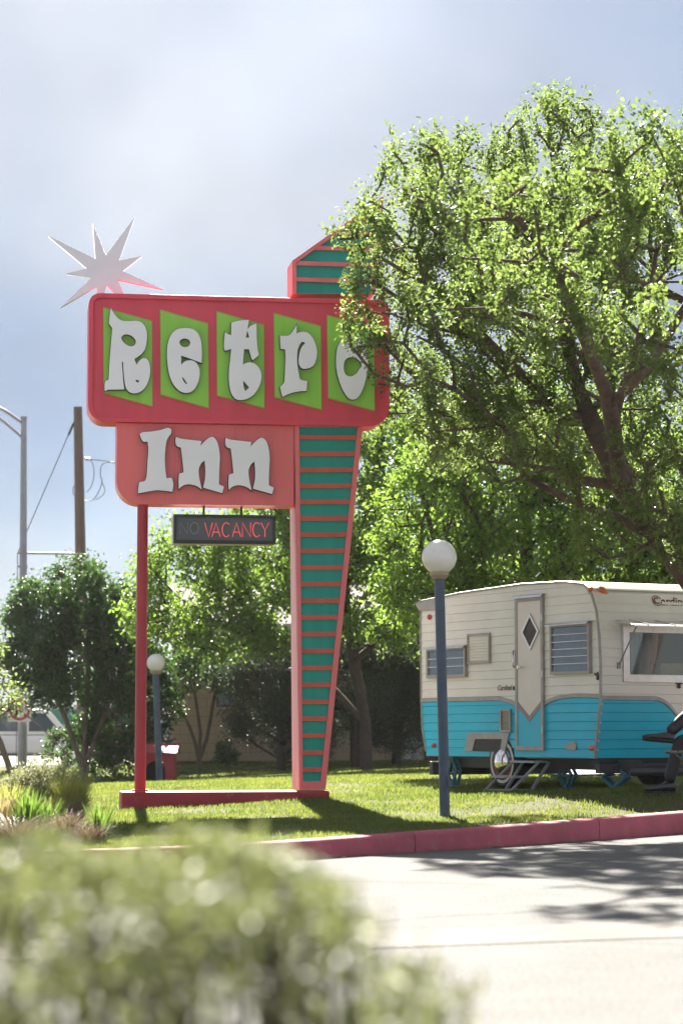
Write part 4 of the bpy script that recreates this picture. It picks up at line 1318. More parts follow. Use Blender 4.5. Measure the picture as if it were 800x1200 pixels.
def grow(limbs, tips, bf=0.35, step=0.28, jit=0.05, sag=0.0):
    """limbs: list of (parent index into earlier nodes or -1, [points]); tips: attractors"""
    pos, par, plen = [], [], []
    for (pi, pts) in limbs:
        prev = pi
        for p in pts:
            p = np.array(p, float)
            pos.append(p); par.append(prev)
            plen.append(0 if prev < 0 else plen[prev] + np.linalg.norm(p - pos[prev]))
            prev = len(pos) - 1
    # densify is done by caller; attach tips nearest-first
    root = pos[0]
    order = np.argsort(np.linalg.norm(tips - pos[len(limbs[0][1]) // 2], axis=1))
    cap = len(pos) + len(tips) * 14
    A = np.zeros((cap, 3)); L = np.zeros(cap); Pa = np.full(cap, -1, int)
    n = len(pos)
    A[:n] = pos; L[:n] = plen; Pa[:n] = par
    tipnode = []
    for i in order:
        t = tips[i]
        dv = t - A[:n]
        dist = np.linalg.norm(dv, axis=1)
        cost = dist + bf * L[:n] + 0.35 * np.maximum(0, -dv[:, 2])
        j = int(np.argmin(cost[1:]) + 1)
        D = dist[j]
        k = min(12, max(1, int(D / step)))
        prev = j
        a = A[j].copy()
        for q in range(1, k + 1):
            f = q / k
            p = a + (t - a) * f
            if q < k:
                p = p + RNG.normal(0, jit, 3) * min(1, D) ; p[2] += sag * math.sin(math.pi * f) * D
            A[n] = p; Pa[n] = prev; L[n] = L[prev] + np.linalg.norm(p - A[prev]); prev = n; n += 1
        tipnode.append(prev)
    return A[:n], Pa[:n], np.array(tipnode), order

def branch_mesh(A, Pa, name, mt, rtrunk, rtip=0.004, power=0.5, sides=7):
    n = len(A)
    cnt = np.zeros(n)
    ch = np.zeros(n, int)
    for i in range(n):
        if Pa[i] >= 0: ch[Pa[i]] += 1
    cnt[ch == 0] = 1
    for i in range(n - 1, 0, -1):
        if Pa[i] >= 0: cnt[Pa[i]] += cnt[i]
    # (children always come after parents)
    r = rtip + (rtrunk - rtip) * (cnt / cnt[0]) ** power
    # main child continues the chain
    best = np.full(n, -1)
    for i in range(1, n):
        p = Pa[i]
        if p >= 0 and (best[p] < 0 or cnt[i] > cnt[best[p]]): best[p] = i
    mb = MB()
    for i in range(n):
        starts = []
        if Pa[i] < 0: starts.append([i])
        elif best[Pa[i]] != i: starts.append([Pa[i], i])
        for c in starts:
            while best[c[-1]] >= 0: c.append(best[c[-1]])
            if len(c) < 2: continue
            rr = [r[k] for k in c]
            if len(c) > 2 and Pa[c[1]] == c[0] and best[c[0]] != c[1]: rr[0] = rr[1]
            mb.tube([A[k] for k in c], rr, sides if rr[0] > .02 else 4, cap=False)
    V = np.array(mb.v); Fq = np.array(mb.f)
    return np_mesh(name, V, Fq, mt, True), r

def densify(pts, step=0.3, jit=0.02):
    out_ = []
    for a, b in zip(pts[:-1], pts[1:]):
        a, b = np.array(a, float), np.array(b, float)
        k = max(1, int(np.linalg.norm(b - a) / step))
        for q in range(k): out_.append(a + (b - a) * q / k + RNG.normal(0, jit, 3))
    out_.append(np.array(pts[-1], float))
    # smooth
    P = np.array(out_)
    for _ in range(3): P[1:-1] = .25 * P[:-2] + .5 * P[1:-1] + .25 * P[2:]
    return [p for p in P]

def lobe_points(lobes, n, shell=0.55):
    """attractors in ellipsoid lobes (cx,cy,cz,rx,ry,rz), denser to the surface"""
    vol = np.array([l[3] * l[4] * l[5] for l in lobes]) ** .85
    cnt = np.maximum(3, (n * vol / vol.sum()).astype(int))
    P = []
    for l, c in zip(lobes, cnt):
        d = RNG.normal(0, 1, (c, 3)); d /= np.linalg.norm(d, axis=1, keepdims=True)
        rad = (RNG.uniform(0, 1, c) * (1 - shell ** 3) + shell ** 3) ** (1 / 3) if shell else RNG.uniform(0, 1, c) ** (1 / 3)
        rad *= RNG.uniform(.75, 1.12, c)
        P.append(np.array(l[:3]) + d * rad[:, None] * np.array(l[3:6]))
    return np.concatenate(P)

def leafy_tree(name, label, limbs, lobes, ntips, nleaf, lsize, lmat, bmat, rtrunk, spread=0.16, shoot=0.0, bf=.35, rtip=.004,
               zmin=None, extra_tips=None, cat='tree', group=None, power=.5, shell=.55, up=.35, aspect=1.0, keep=None):
    tips = lobe_points(lobes, ntips, shell)
    if extra_tips is not None: tips = np.concatenate([tips, extra_tips])
    if zmin is not None: tips = tips[tips[:, 2] > zmin]
    if keep is not None: tips = tips[keep(tips)]
    L2, cnt = [], 0
    for (pi, pts) in limbs:
        d = densify(pts)
        if pi is not None and pi >= 0:
            allp = np.array([q for _, l in L2 for q in l])
            pi = int(np.argmin(np.linalg.norm(allp - d[0], axis=1)))
            d = d[1:]
        else: pi = -1
        L2.append((pi, d))
    A, Pa, tn, _ = grow(L2, tips, bf)
    root = A[0]
    o = empty(name, root)
    tag(o, label, cat, group)
    me, r = branch_mesh(A - root, Pa, 'trunk', bmat, rtrunk, rtip, power)
    add('trunk', me, o)
    # leaf clusters: along each twig's last stretch, in unequal clumps
    P, D = [], []
    for t in tn:
        k = int(nleaf * RNG.uniform(.35, 1.65))
        a, b = A[t], A[Pa[t]]
        ax = a - b; ln = np.linalg.norm(ax) + 1e-6; ax = ax / ln
        if shoot: ax = ax * .5 + np.array([0, 0, .6]); ax /= np.linalg.norm(ax)
        s = RNG.uniform(-.6, 1, k) * (spread * 1.2 + shoot * RNG.uniform(.3, 1))
        g = RNG.normal(0, spread * .5, (k, 3))
        P.append(a + ax * s[:, None] + g)
    P = np.concatenate(P)
    if zmin is not None: P = P[P[:, 2] > zmin - .12]
    if keep is not None: P = P[keep(P)]
    V, Fq = leaves(P - root, lsize, up, aspect=aspect)
    add('crown', np_mesh('crown', V, Fq, lmat), o)
    return o, A, Pa

M['leaf_front'] = leaf_mat('leaf_fresh_green', (0.068, 0.108, 0.034), (0.118, 0.16, 0.056), (0.215, 0.305, 0.068), .50)
M['leaf_back'] = leaf_mat('leaf_bright_green', (0.062, 0.115, 0.022), (0.10, 0.16, 0.036), (0.235, 0.375, 0.05), .54)
M['leaf_dark'] = leaf_mat('leaf_deep_green', (0.026, 0.058, 0.020), (0.052, 0.095, 0.030), (0.10, 0.20, 0.04), .36)
M['leaf_juniper'] = leaf_mat('juniper_needles', (0.026, 0.042, 0.024), (0.050, 0.068, 0.038), (0.05, 0.075, 0.03), .2)
M['leaf_pale'] = leaf_mat('leaf_pale_green', (0.09, 0.13, 0.05), (0.14, 0.18, 0.07), (0.26, 0.34, 0.10), .45)

gb = gz(5.4, 26.9)
limbs = [(-1, [(5.4, 26.9, gb - .1), (5.05, 26.85, .9), (4.55, 26.7, 1.9), (3.8, 26.6, 2.82), (3.1, 26.5, 3.7), (2.72, 26.5, 4.35), (2.5, 26.55, 5.2), (2.35, 26.5, 6.3)]),
         (0, [(4.55, 26.7, 1.9), (4.7, 27.0, 3.2), (4.4, 27.1, 4.5), (4.0, 27.0, 5.8)]),
         (0, [(3.1, 26.5, 3.7), (2.9, 26.0, 4.5), (3.3, 25.7, 5.4), (3.4, 25.8, 6.2)]),
         (0, [(2.72, 26.5, 4.35), (2.0, 26.6, 4.95), (1.4, 26.5, 5.6), (.8, 26.4, 6.2)]),
         (0, [(3.1, 26.5, 3.7), (2.8, 24.8, 4.4), (2.3, 23.0, 4.9), (1.9, 21.4, 5.2), (1.5, 20.4, 5.4)]),
         (0, [(2.8, 24.8, 4.4), (3.0, 22.8, 4.6), (3.2, 21.0, 5.0)]),
         (0, [(5.05, 26.85, .9), (5.7, 27.1, 2.4), (6.2, 27.2, 4.0), (6.4, 27.2, 5.4)])]
lobes = [(.62, 26.3, 6.45, .62, .9, .75), (1.45, 26.4, 6.75, .75, 1.2, .85), (2.33, 26.6, 7.35, .62, 1.1, .85), (2.25, 26.6, 5.95, 1.25, 1.7, 1.1), (3.25, 26.3, 6.6, .9, 1.4, .95),
         (1.15, 26.2, 5.35, .75, 1.2, .75), (2.75, 27.2, 4.85, 1.2, 1.3, .95), (3.75, 27.7, 4.2, 1.1, 1.0, .9), (3.6, 25.6, 4.9, .6, .8, .5), (3.1, 25.6, 3.15, .8, .9, .36), (.28, 26.2, 5.55, .32, .7, .65), (1.9, 26.5, 4.5, .85, 1.3, .55),
         (0.75, 21.5, 6, 0.328, 0.81, 0.369), (1.41, 20.3, 5.3, 0.533, 0.81, 0.492), (2.12, 20.3, 5.45, 0.533, 0.81, 0.492), (1.9, 21.8, 4.9, 0.533, 0.9, 0.41), (2.67, 21.3, 4.45, 0.533, 0.81, 0.451), (1.27, 22.7, 5.2, 0.492, 0.9, 0.41), (2.65, 20.3, 5.7, 0.533, 0.81, 0.492), (3.6, 20.5, 5.2, 0.738, 0.99, 0.656), (2.3, 23.7, 5.6, 0.738, 0.9, 0.574),
         (.85, 28.9, 5.2, .6, .8, .65), (1.5, 29.2, 4.6, .75, .8, .55), (.75, 29.0, 6.3, .5, .7, .5),
         (2.0, 25.4, 3.95, .75, .8, .45), (3.35, 25.2, 3.75, .65, .7, .45), (1.15, 26.0, 4.5, .55, .8, .45),
         (4.2, 26.5, 7.2, .8, 1.3, .8), (5.3, 26.8, 6.4, 1.4, 1.8, 1.2), (6.6, 27, 5.4, 1.4, 1.8, 1.2), (5.4, 26.4, 4.6, 1.3, 1.6, 1.0), (7.2, 27.2, 4.3, 1.1, 1.5, .9), (4.1, 25.7, 3.1, .9, .8, .4)]
SPIKES = []
for (sx_, sz_, sy_) in ((.22, 6.85, 26.2), (.5, 7.25, 26.4), (.92, 7.35, 26.1), (1.35, 7.65, 26.6), (1.85, 7.3, 26.3), (2.1, 7.75, 26.8), (2.36, 8.0, 26.5), (2.72, 7.55, 26.2), (3.02, 7.3, 26.6), (3.55, 7.45, 26.4), (3.8, 7.2, 26.9), (4.4, 7.9, 26.5), (5.2, 7.7, 26.8), (.12, 5.95, 26.2)):
    for q in range(4): SPIKES.append((sx_ + RNG.normal(0, .05), sy_ + RNG.normal(0, .06), sz_ - .24 * q))
SPIKES = np.array(SPIKES)
main_tree, A, Pa = leafy_tree('leafy_tree', 'large leafy tree with leaning trunk wrapped in light strings, overhanging sign and camper', limbs, lobes, 1950, 105, .053,
                      M['leaf_front'], M['bark'], .25, keep=lambda Q: (Q[:, 2] > 3.0) | (Q[:, 1] < 27.0), spread=.095, shoot=.17, zmin=2.72, power=.52, rtip=.005, extra_tips=SPIKES)
# string of lights wound round its trunk
tr_pts = densify(limbs[0][1], .12, 0)
root = np.array(main_tree.location)
for ph in (0, 2.1):
    mb = MB(); pts = []
    for j, p in enumerate(tr_pts[3:-4]):
        f = j / len(tr_pts)
        for q in range(3):
            t = ph + (j * 3 + q) * .62
            rad = .215 * (1 - f) ** .5 * .78 + .05
            pts.append(Vector(p - root) + Vector((math.cos(t) * rad, math.sin(t) * rad, q * .035)))
    mb.tube(pts, .006, 4); mb.build('light_string', M['light_cord'], main_tree)

# bright tree behind the sign
X0, Y0 = .45, 48.0
limbs = [(-1, [(X0, Y0, gz(X0, Y0) - .1), (X0 + .05, Y0, 1.2), (X0 - .2, Y0, 2.4), (X0 - .4, Y0, 3.8), (X0 - .3, Y0, 5.4)]),
         (0, [(X0 + .05, Y0, 1.2), (X0 - 1.0, Y0 - .3, 2.3), (X0 - 2.2, Y0 - .5, 2.9), (X0 - 3.2, Y0 - .4, 3.3)]),
         (0, [(X0 - .2, Y0, 2.4), (X0 + .8, Y0 - .2, 3.4), (X0 + 1.4, Y0 - .2, 4.8)])]
lobes = [(-2.92, 47.6, 4.16, 1.17, 1.52, 1.23), (-1.52, 47.7, 4.63, 1.29, 1.75, 1.52), (-0.117, 47.9, 5.56, 1.4, 1.87, 1.75), (1.29, 48.0, 5.21, 1.29, 1.75, 1.75), (-2.34, 47.0, 3.05, 1.29, 1.17, 0.526), (-0.936, 47.0, 3.22, 1.17, 1.29, 0.702), (0.702, 47.3, 3.34, 1.29, 1.4, 0.702), (-3.86, 47.7, 3.57, 0.526, 0.936, 0.936), (1.87, 47.5, 3.57, 0.819, 1.17, 0.819), (2.11, 48.0, 6.73, 1.05, 1.52, 0.936), (0.702, 48.0, 7.08, 0.819, 1.4, 0.819)]
leafy_tree('leafy_tree', 'bright green spreading tree behind the motel sign pylon', limbs, lobes, 1150, 60, .092, M['leaf_back'], M['bark_dark'], .13, spread=.2, bf=.3, zmin=2.15, power=.45)

# trees behind the camper
X0, Y0 = 2.8, 37.3
limbs = [(-1, [(X0, Y0, gz(X0, Y0) - .1), (X0 - .1, Y0, 1.6), (X0 + .1, Y0, 3.2), (X0, Y0, 5.2), (X0 + .1, Y0, 6.8)]),
         (0, [(X0 - .1, Y0, 1.6), (X0 - 1.2, Y0 - .3, 3.2), (X0 - 1.6, Y0 - .3, 4.8)]), (0, [(X0 + .1, Y0, 3.2), (X0 + 1.6, Y0, 4.6), (X0 + 2.4, Y0, 5.8)])]
lobes = [(1.46, 36.8, 4.24, 1.05, 1.22, 1.13), (2.43, 36.9, 5.21, 1.22, 1.3, 1.13), (3.73, 37.0, 5.05, 1.22, 1.38, 1.22), (2.75, 36.5, 3.59, 1.38, 1.13, 0.81), (4.37, 36.9, 3.92, 1.22, 1.3, 0.972), (1.3, 36.6, 3.11, 0.81, 0.972, 0.567), (5.35, 37.3, 4.73, 1.05, 1.3, 1.22), (5.18, 36.9, 3.27, 1.22, 1.13, 0.729), (2.27, 36.5, 2.78, 0.891, 0.81, 0.486), (3.73, 36.5, 2.86, 1.05, 0.81, 0.486)]
leafy_tree('leafy_tree', 'yellow green tree with full crown behind the camper roof', limbs, lobes, 1150, 64, .080, M['leaf_back'], M['bark_dark'], .20, spread=.22, bf=.3, zmin=2.3, power=.45)

# dark many-stemmed tree by the utility pole
X0, Y0 = -5.3, 50.0
g0 = gz(X0, Y0)
limbs = [(-1, [(X0, Y0, g0 - .1), (X0 - .02, Y0, .5), (X0 + .05, Y0, 1.3), (X0 + .1, Y0, 2.6), (X0, Y0, 3.9)]),
         (0, [(X0 - .02, Y0, .3), (X0 - .35, Y0 - .1, 1.3), (X0 - .8, Y0 - .1, 2.3), (X0 - 1.1, Y0, 3.2)]), (0, [(X0 - .02, Y0, .3), (X0 + .45, Y0 - .1, 1.4), (X0 + .8, Y0, 2.6), (X0 + 1.0, Y0, 3.4)]),
         (0, [(X0 - .02, Y0, .25), (X0 - .9, Y0 - .2, 1.2), (X0 - 1.6, Y0 - .1, 1.7)]), (0, [(X0 - .02, Y0, .3), (X0 + .25, Y0 + .3, 1.5), (X0 + .3, Y0 + .4, 3.2)])]
lobes = [(-5.37, 50.0, 3.87, 0.843, 1.12, 0.731), (-6.16, 49.9, 3.36, 0.843, 1.12, 0.843), (-4.58, 50.0, 3.36, 0.787, 1.12, 0.787), (-6.38, 49.7, 2.46, 0.787, 1.01, 0.618), (-4.47, 50.1, 2.35, 0.843, 1.01, 0.787), (-5.37, 50.2, 2.46, 1.12, 1.12, 1.01), (-4.58, 50.5, 1.22, 0.899, 0.787, 1.01), (-5.26, 50.6, 0.775, 0.899, 0.674, 0.787), (-5.93, 49.5, 1.84, 0.562, 0.674, 0.337), (-3.91, 50.4, 1.67, 0.45, 0.674, 1.12)]
leafy_tree('shrubby_tree', 'dark green many-stemmed shrubby tree in front of the utility pole', limbs, lobes, 750, 62, .095, M['leaf_dark'], M['bark_pale'], .085, spread=.17, bf=.3, power=.4)
# thin twiggy tree at the edge of the street
X0, Y0 = -6.0, 43.0
limbs = [(-1, [(X0 + .3, Y0, -.1), (X0, Y0, .8), (X0 - .4, Y0, 1.6), (X0 - .9, Y0, 2.2)]), (0, [(X0, Y0, .8), (X0 - .5, Y0 - .2, 1.3), (X0 - 1.2, Y0 - .2, 1.5)])]
lobes = [(-6.5, 43, 2.5, .55, .7, .5), (-7.0, 43, 1.9, .6, .7, .6), (-6.1, 42.9, 1.7, .5, .6, .5), (-7.6, 43, 2.6, .7, .7, .6)]
leafy_tree('twiggy_tree', 'thin twiggy tree with sparse leaves beside the street light pole', limbs, lobes, 170, 20, .085, M['leaf_pale'], M['bark_pale'], .055, spread=.16, bf=.4, power=.45)
# bare crooked shrub in front of the block wall
X0, Y0 = -2.95, 51.5
g0 = gz(X0, Y0)
limbs = [(-1, [(X0, Y0, g0 - .1), (X0 - .1, Y0, .8), (X0 - .45, Y0, 1.5), (X0 - .8, Y0, 2.1)]), (0, [(X0, Y0, .55), (X0 + .05, Y0, 1.1), (X0 - .25, Y0, 1.9), (X0 - .15, Y0, 2.5)]),
         (0, [(X0, Y0, .5), (X0 + .25, Y0, 1.2), (X0 + .15, Y0, 1.7), (X0 + .4, Y0, 2.3)])]
lobes = [(-3.6, 51.5, 2.2, .5, .6, .5), (-3.0, 51.4, 2.5, .5, .6, .5), (-2.4, 51.5, 2.3, .5, .6, .45), (-3.6, 51.4, 1.6, .3, .4, .3)]
leafy_tree('crooked_shrub', 'crooked bare-stemmed shrub growing against the block wall', limbs, lobes, 150, 26, .09, M['leaf_dark'], M['bark_pale'], .055, spread=.16, bf=.4, power=.4)

# junipers
def juniper(label, X, Y, h, w, seed, base=0.5):
    g0 = gz(X, Y)
    limbs = [(-1, [(X, Y, g0 - .1), (X + .05, Y, g0 + h * .35), (X, Y, g0 + h * .7), (X, Y, g0 + h * .95)])]
    lobes = []
    for k in range(7):
        a = k * 2.4
        lobes.append((X + math.cos(a) * w * .5, Y + math.sin(a) * w * .4, g0 + base + (h - base) * (.15 + .12 * k), w * .5, w * .45, h * .16))
    o, A_, P_ = leafy_tree('juniper', label, limbs, lobes, 420, 120, .075, M['leaf_juniper'], M['bark_dark'], .10, spread=.2, bf=.5, power=.45, aspect=.28, up=.1, cat='juniper', group='junipers by the house wall')
    return o
juniper('grey green juniper beside the barred house window, left of the pylon', -1.28, 50.5, 2.7, 1.3, 1, .35)
juniper('dark juniper between the pylon and the house door', .25, 50.5, 3.2, 1.7, 2, .35)
juniper('dark juniper in front of the house door by the camper', 1.15, 51.5, 3.2, 1.3, 3, .7)

# low plants at the wall foot
def tuft(name, label, X, Y, n, h, spread, wdt, mt, cat='plant', droop=.5, group=None, seg=4):
    z0 = gz(X, Y)
    o_ = None
    a = RNG.uniform(0, 6.28, n); r0 = np.sqrt(RNG.uniform(0, 1, n)) * spread * .35
    hh = h * RNG.uniform(.5, 1.05, n); reach = RNG.uniform(.25, 1, n) * spread
    bx = np.cos(a) * r0; by = np.sin(a) * r0
    V = np.zeros((n, (seg + 1) * 2, 3)); ww = wdt * RNG.uniform(.6, 1.2, n)
    ta = a + RNG.normal(0, .5, n)
    for k in range(seg + 1):
        t = k / seg
        cx = bx + np.cos(ta) * reach * t ** 1.7; cy = by + np.sin(ta) * reach * t ** 1.7
        cz = hh * (t - droop * .45 * t ** 3) - .02
        w = ww * (1 - t) ** .6 + .0006
        V[:, 2 * k] = np.stack([cx - np.sin(ta) * w, cy + np.cos(ta) * w, cz], 1)
        V[:, 2 * k + 1] = np.stack([cx + np.sin(ta) * w, cy - np.cos(ta) * w, cz], 1)
    Fl = np.array([(2 * k, 2 * k + 1, 2 * k + 3, 2 * k + 2) for k in range(seg)])
    Fq = (Fl[None] + ((seg + 1) * 2) * np.arange(n)[:, None, None]).reshape(-1, 4)
    o_ = add(name, np_mesh(name, V.reshape(-1, 3), Fq, mt), None, (X, Y, z0))
    tag(o_, label, cat, group)
    return o_
def round_shrub(name, label, X, Y, h, w, nt, nl, ls, lm, cat='shrub', group=None, aspect=.6):
    g0 = gz(X, Y)
    limbs = [(-1, [(X, Y, g0 - .05), (X, Y, g0 + h * .3)])] + [(0, [(X, Y, g0 + h * .1), (X + math.cos(t) * w * .25, Y + math.sin(t) * w * .25, g0 + h * .45)]) for t in (0, 1.3, 2.6, 3.9, 5.2)]
    lobes = [(X + math.cos(t) * w * .22, Y + math.sin(t) * w * .22, g0 + h * (.55 + .08 * math.sin(t * 3)), w * .33, w * .33, h * .38) for t in (0, 1.6, 3.1, 4.7)]
    leafy_tree(name, label, limbs, lobes, nt, nl, ls, lm, M['bark_pale'], .014, spread=.05, bf=.3, rtip=.0015, cat=cat, group=group, power=.4, shell=.5, aspect=aspect)
for k, (X, h) in enumerate(((-.95, .9), (-1.25, .7), (-2.5, .6))):
    round_shrub('young_shrub', ['small leafy shrub against the block wall by the juniper', 'low leafy shrub at the foot of the block wall', 'low leafy shrub beside the crooked bare stems'][k], X, 52.6, h, .5, 60, 24, .08, M['leaf_dark'], group='shrubs along the house wall', aspect=.8)

# ------------------------------------------------------------------ house
HY = 55.0
house = empty('house', (2, HY, gz(0, HY)))
tag(house, 'low tan block house with brick corner behind the trees', 'house')
hz = gz(0, HY)
XL, XR, XBK = -3.85, 9.0, 1.45
WH = 2.9
MB().box((XL - 2 + .02, .06, -.3), (XR - 2, 7, WH)).build('wall_core', M['mortar'], house)
# blocks, each its own piece
bw, bh, gap = .405, .203, .011
blk = {}
def block_mesh(w, h, mt, key, d=.07):
    if key not in blk: blk[key] = MB().box((0, 0, 0), (w, d, h)).mesh('block', mt, bevel=.005, seg=1)
    return blk[key]
wx0, wx1, wz0_, wz1_ = at(254, 860, HY).x, at(277, 860, HY).x, at(265, 832, HY).z - hz, at(265, 800, HY).z - hz
nrow = int(WH / bh)
wr0, wr1 = int(round(wz0_ / bh)), int(round(wz1_ / bh))
for r_ in range(nrow):
    x = XL - (bw / 2 if r_ % 2 else 0)
    while x < XBK - .02:
        a, b = max(x, XL), min(x + bw, XBK)
        segs = [(a, b)]
        if wr0 <= r_ < wr1:
            segs = []
            if a < wx0: segs.append((a, min(b, wx0)))
            if b > wx1: segs.append((max(a, wx1), b))
        for (p, q) in segs:
            w = q - p - gap
            if w > .03: add('block', block_mesh(w, bh - gap, M['block'], ('b', round(w, 3))), house, (p - 2, -.01 + RNG.uniform(-.003, .003), r_ * bh))
        x += bw
# window with bars
w = MB().ring([(wx0 - 2, wr0 * bh), (wx1 - 2, wr0 * bh), (wx1 - 2, wr1 * bh), (wx0 - 2, wr1 * bh)], [(wx0 - 2 + .04, wr0 * bh + .04), (wx1 - 2 - .04, wr0 * bh + .04), (wx1 - 2 - .04, wr1 * bh - .04), (wx0 - 2 + .04, wr1 * bh - .04)], -.005, .055).build('window', M['black'], house)
MB().box((wx0 - 2 + .03, .045, wr0 * bh + .03), (wx1 - 2 - .03, .05, wr1 * bh - .03)).build('pane', M['car_glass'], w)
for k in range(1, 3):
    x = wx0 - 2 + (wx1 - wx0) * k / 3
    MB().box((x - .012, .01, wr0 * bh), (x + .012, .03, wr1 * bh)).build('bar', M['black'], w)
MB().box((wx0 - 2 - .06, -.06, wr0 * bh - .05), (wx1 - 2 + .06, .05, wr0 * bh)).build('sill', M['block'], w)
# door and brick corner
da, db = at(469, 860, HY).x, at(480, 860, HY).x
MB().box((XBK - 2, .02, -.05), (da - 2 - .04, .058, WH)).build('panel_wall', M['brickred'], house)
d_ = MB().box((da - 2, .0, 0), (db - 2 + .25, .055, 2.05)).build('door', M['door_white'], house, bevel=.01)
MB().lathe([(.03, 0), (.03, -.05)], 10, (db - 2 + .18, 0, 1.0), 'y').build('handle', M['chrome'], d_)
MB().ring([(da - 2 - .06, -.02), (db - 2 + .31, -.02), (db - 2 + .31, 2.11), (da - 2 - .06, 2.11)], [(da - 2, 0), (db - 2 + .25, 0), (db - 2 + .25, 2.05), (da - 2, 2.05)], -.03, .04).build('door_frame', M['fascia'], d_)
bxa = db - 2 + .32
bkw, bkh = .21, .072
key = MB().box((0, 0, 0), (bkw - .01, .06, bkh - .01)).mesh('brick', M['brickred'])
cntb = 0
for r_ in range(int(2.0 / bkh)):
    x = bxa - (bkw / 2 if r_ % 2 else 0)
    for k in range(6):
        xx = x + k * bkw
        if xx >= bxa - .001 and cntb < 290:
            add('brick', key, house, (xx, -.004 + RNG.uniform(-.003, .003), .0 + r_ * bkh)); cntb += 1
MB().box((bxa + 1.3, .02, -.05), (XR - 2, .058, WH)).build('panel_wall', M['brickred'], house)
rf_ = MB().prism([(-.7, WH), (-.7, WH + .16), (3.5, WH + 1.3), (7.7, WH + .16), (7.7, WH)], XL - 2.5, XR - 1.5, 'x').build('roof', M['roofing'], house)
MB().box((XL - 2.5, -.73, WH - .02), (XR - 1.5, -.70, WH + .18)).build('fascia_board', M['fascia'], rf_)

# ------------------------------------------------------------------ red kennel
P = at(181, 912, 47.0)
kn = empty('kennel', (P.x, 47.3, gz(P.x, 47.3)))
tag(kn, 'small red wooden kennel with dark arched opening beside the lamp post', 'kennel')
arch = [(-.19, .0)] + [(-.19 * math.cos(t), .26 + .17 * math.sin(t)) for t in np.linspace(0, math.pi, 11)] + [(.19, .0)]
outer_k = [(-.36, .0)] + [(-.36, .26 + .30 * k / 10 if k < 1 else .56) for k in range(1)] + []
mb = MB()
mb.box((-.36, .0, 0), (-.19, .03, .58)); mb.box((.19, .0, 0), (.36, .03, .58))
top = [(-.19, .58)] + [(-.19 * math.cos(t), .26 + .17 * math.sin(t)) for t in np.linspace(0, math.pi, 11)] + [(.19, .58)]
for a_, b_ in zip(top[1:-2], top[2:-1]):
    mb.prism([(a_[0], a_[1]), (b_[0], b_[1]), (b_[0], .58), (a_[0], .58)], 0, .03)
mb.build('front_wall', M['box_red'], kn)
MB().box((-.36, .03, 0), (-.33, .72, .58)).build('side_wall', M['box_red'], kn)
MB().box((.33, .03, 0), (.36, .72, .58)).build('side_wall', M['box_red'], kn)
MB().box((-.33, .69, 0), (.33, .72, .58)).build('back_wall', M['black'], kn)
MB().prism([(-.06, .56), (.36, .72), (.78, .56), (.78, .585), (.36, .755), (-.06, .585)], -.42, .42, 'x').build('roof', M['box_red'], kn)
# ridge cap boards
MB().box((-.43, .33, .735), (.43, .39, .765)).build('ridge_cap', M['box_red'], kn)

# ------------------------------------------------------------------ utility pole, street light, traffic sign
UY = 70.0
b_ = at(99, 905, UY); t_ = at(91.5, 477, UY)
up_ = empty('utility_pole', (b_.x, UY, 0))
tag(up_, 'leaning weathered wooden utility pole with looped cables', 'utility pole')
tl_ = t_ - Vector((b_.x, UY, 0))
dx = tl_.x; hh = tl_.z
MB().tube([(0, 0, -.1), (dx * .5, 0, hh * .5), (dx, 0, hh)], [.20, .165, .125], 16).build('pole', M['wood_pole'], up_, smooth=True)
def L(px, py): 
    p = at(px, py, UY); return (p.x - b_.x, -.0, p.z)
mb = MB(); a = L(96, 649); b2 = L(21, 648)
MB().tube([a, b2], .035, 8).build('guy_strut', M['guy_green'], up_, smooth=True)
MB().tube([L(88, 492), b2], .014, 6).build('guy_wire', M['wire'], up_)
MB().tube([L(86.5, 496), L(80.5, 510)], .035, 8).build('guy_insulator', M['wire'], up_)
g_ = L(19.5, 905)
MB().tube([b2, (g_[0], 0, 0)], .014, 6).build('guy_wire', M['wire'], up_)
MB().tube([L(100, 537.5), L(106, 538.5)], .05, 8).build('insulator', M['galv'], up_)
def sm(pts, k=8):
    P = [Vector(p) for p in pts]; o_ = []
    for i in range(len(P) - 1):
        p0, p1, p2, p3 = P[max(i - 1, 0)], P[i], P[i + 1], P[min(i + 2, len(P) - 1)]
        for j in range(k):
            t = j / k
            o_.append(.5 * (2 * p1 + (p2 - p0) * t + (2 * p0 - 5 * p1 + 4 * p2 - p3) * t * t + (3 * p1 - p0 - 3 * p2 + p3) * t ** 3))
    o_.append(P[-1]); return o_
MB().tube(sm([L(106, 538.5), L(122, 540), L(136, 543), L(250, 570)]), .012, 5).build('cable', M['wire'], up_)
MB().tube(sm([L(135, 541.5), L(125, 542), L(119, 546), L(118, 558), L(120, 564), L(115, 578), L(108, 586), L(96, 586), L(87, 580), L(86, 572), L(90, 567)]), .013, 5).build('cable', M['wire'], up_)
MB().tube(sm([L(107, 539), L(110, 548), L(110, 560), L(107, 570), L(102, 577)]), .011, 5).build('cable', M['wire'], up_)
MB().tube(sm([L(119, 564), L(123, 573), L(121, 580), L(112, 586)]), .011, 5).build('cable', M['wire'], up_)

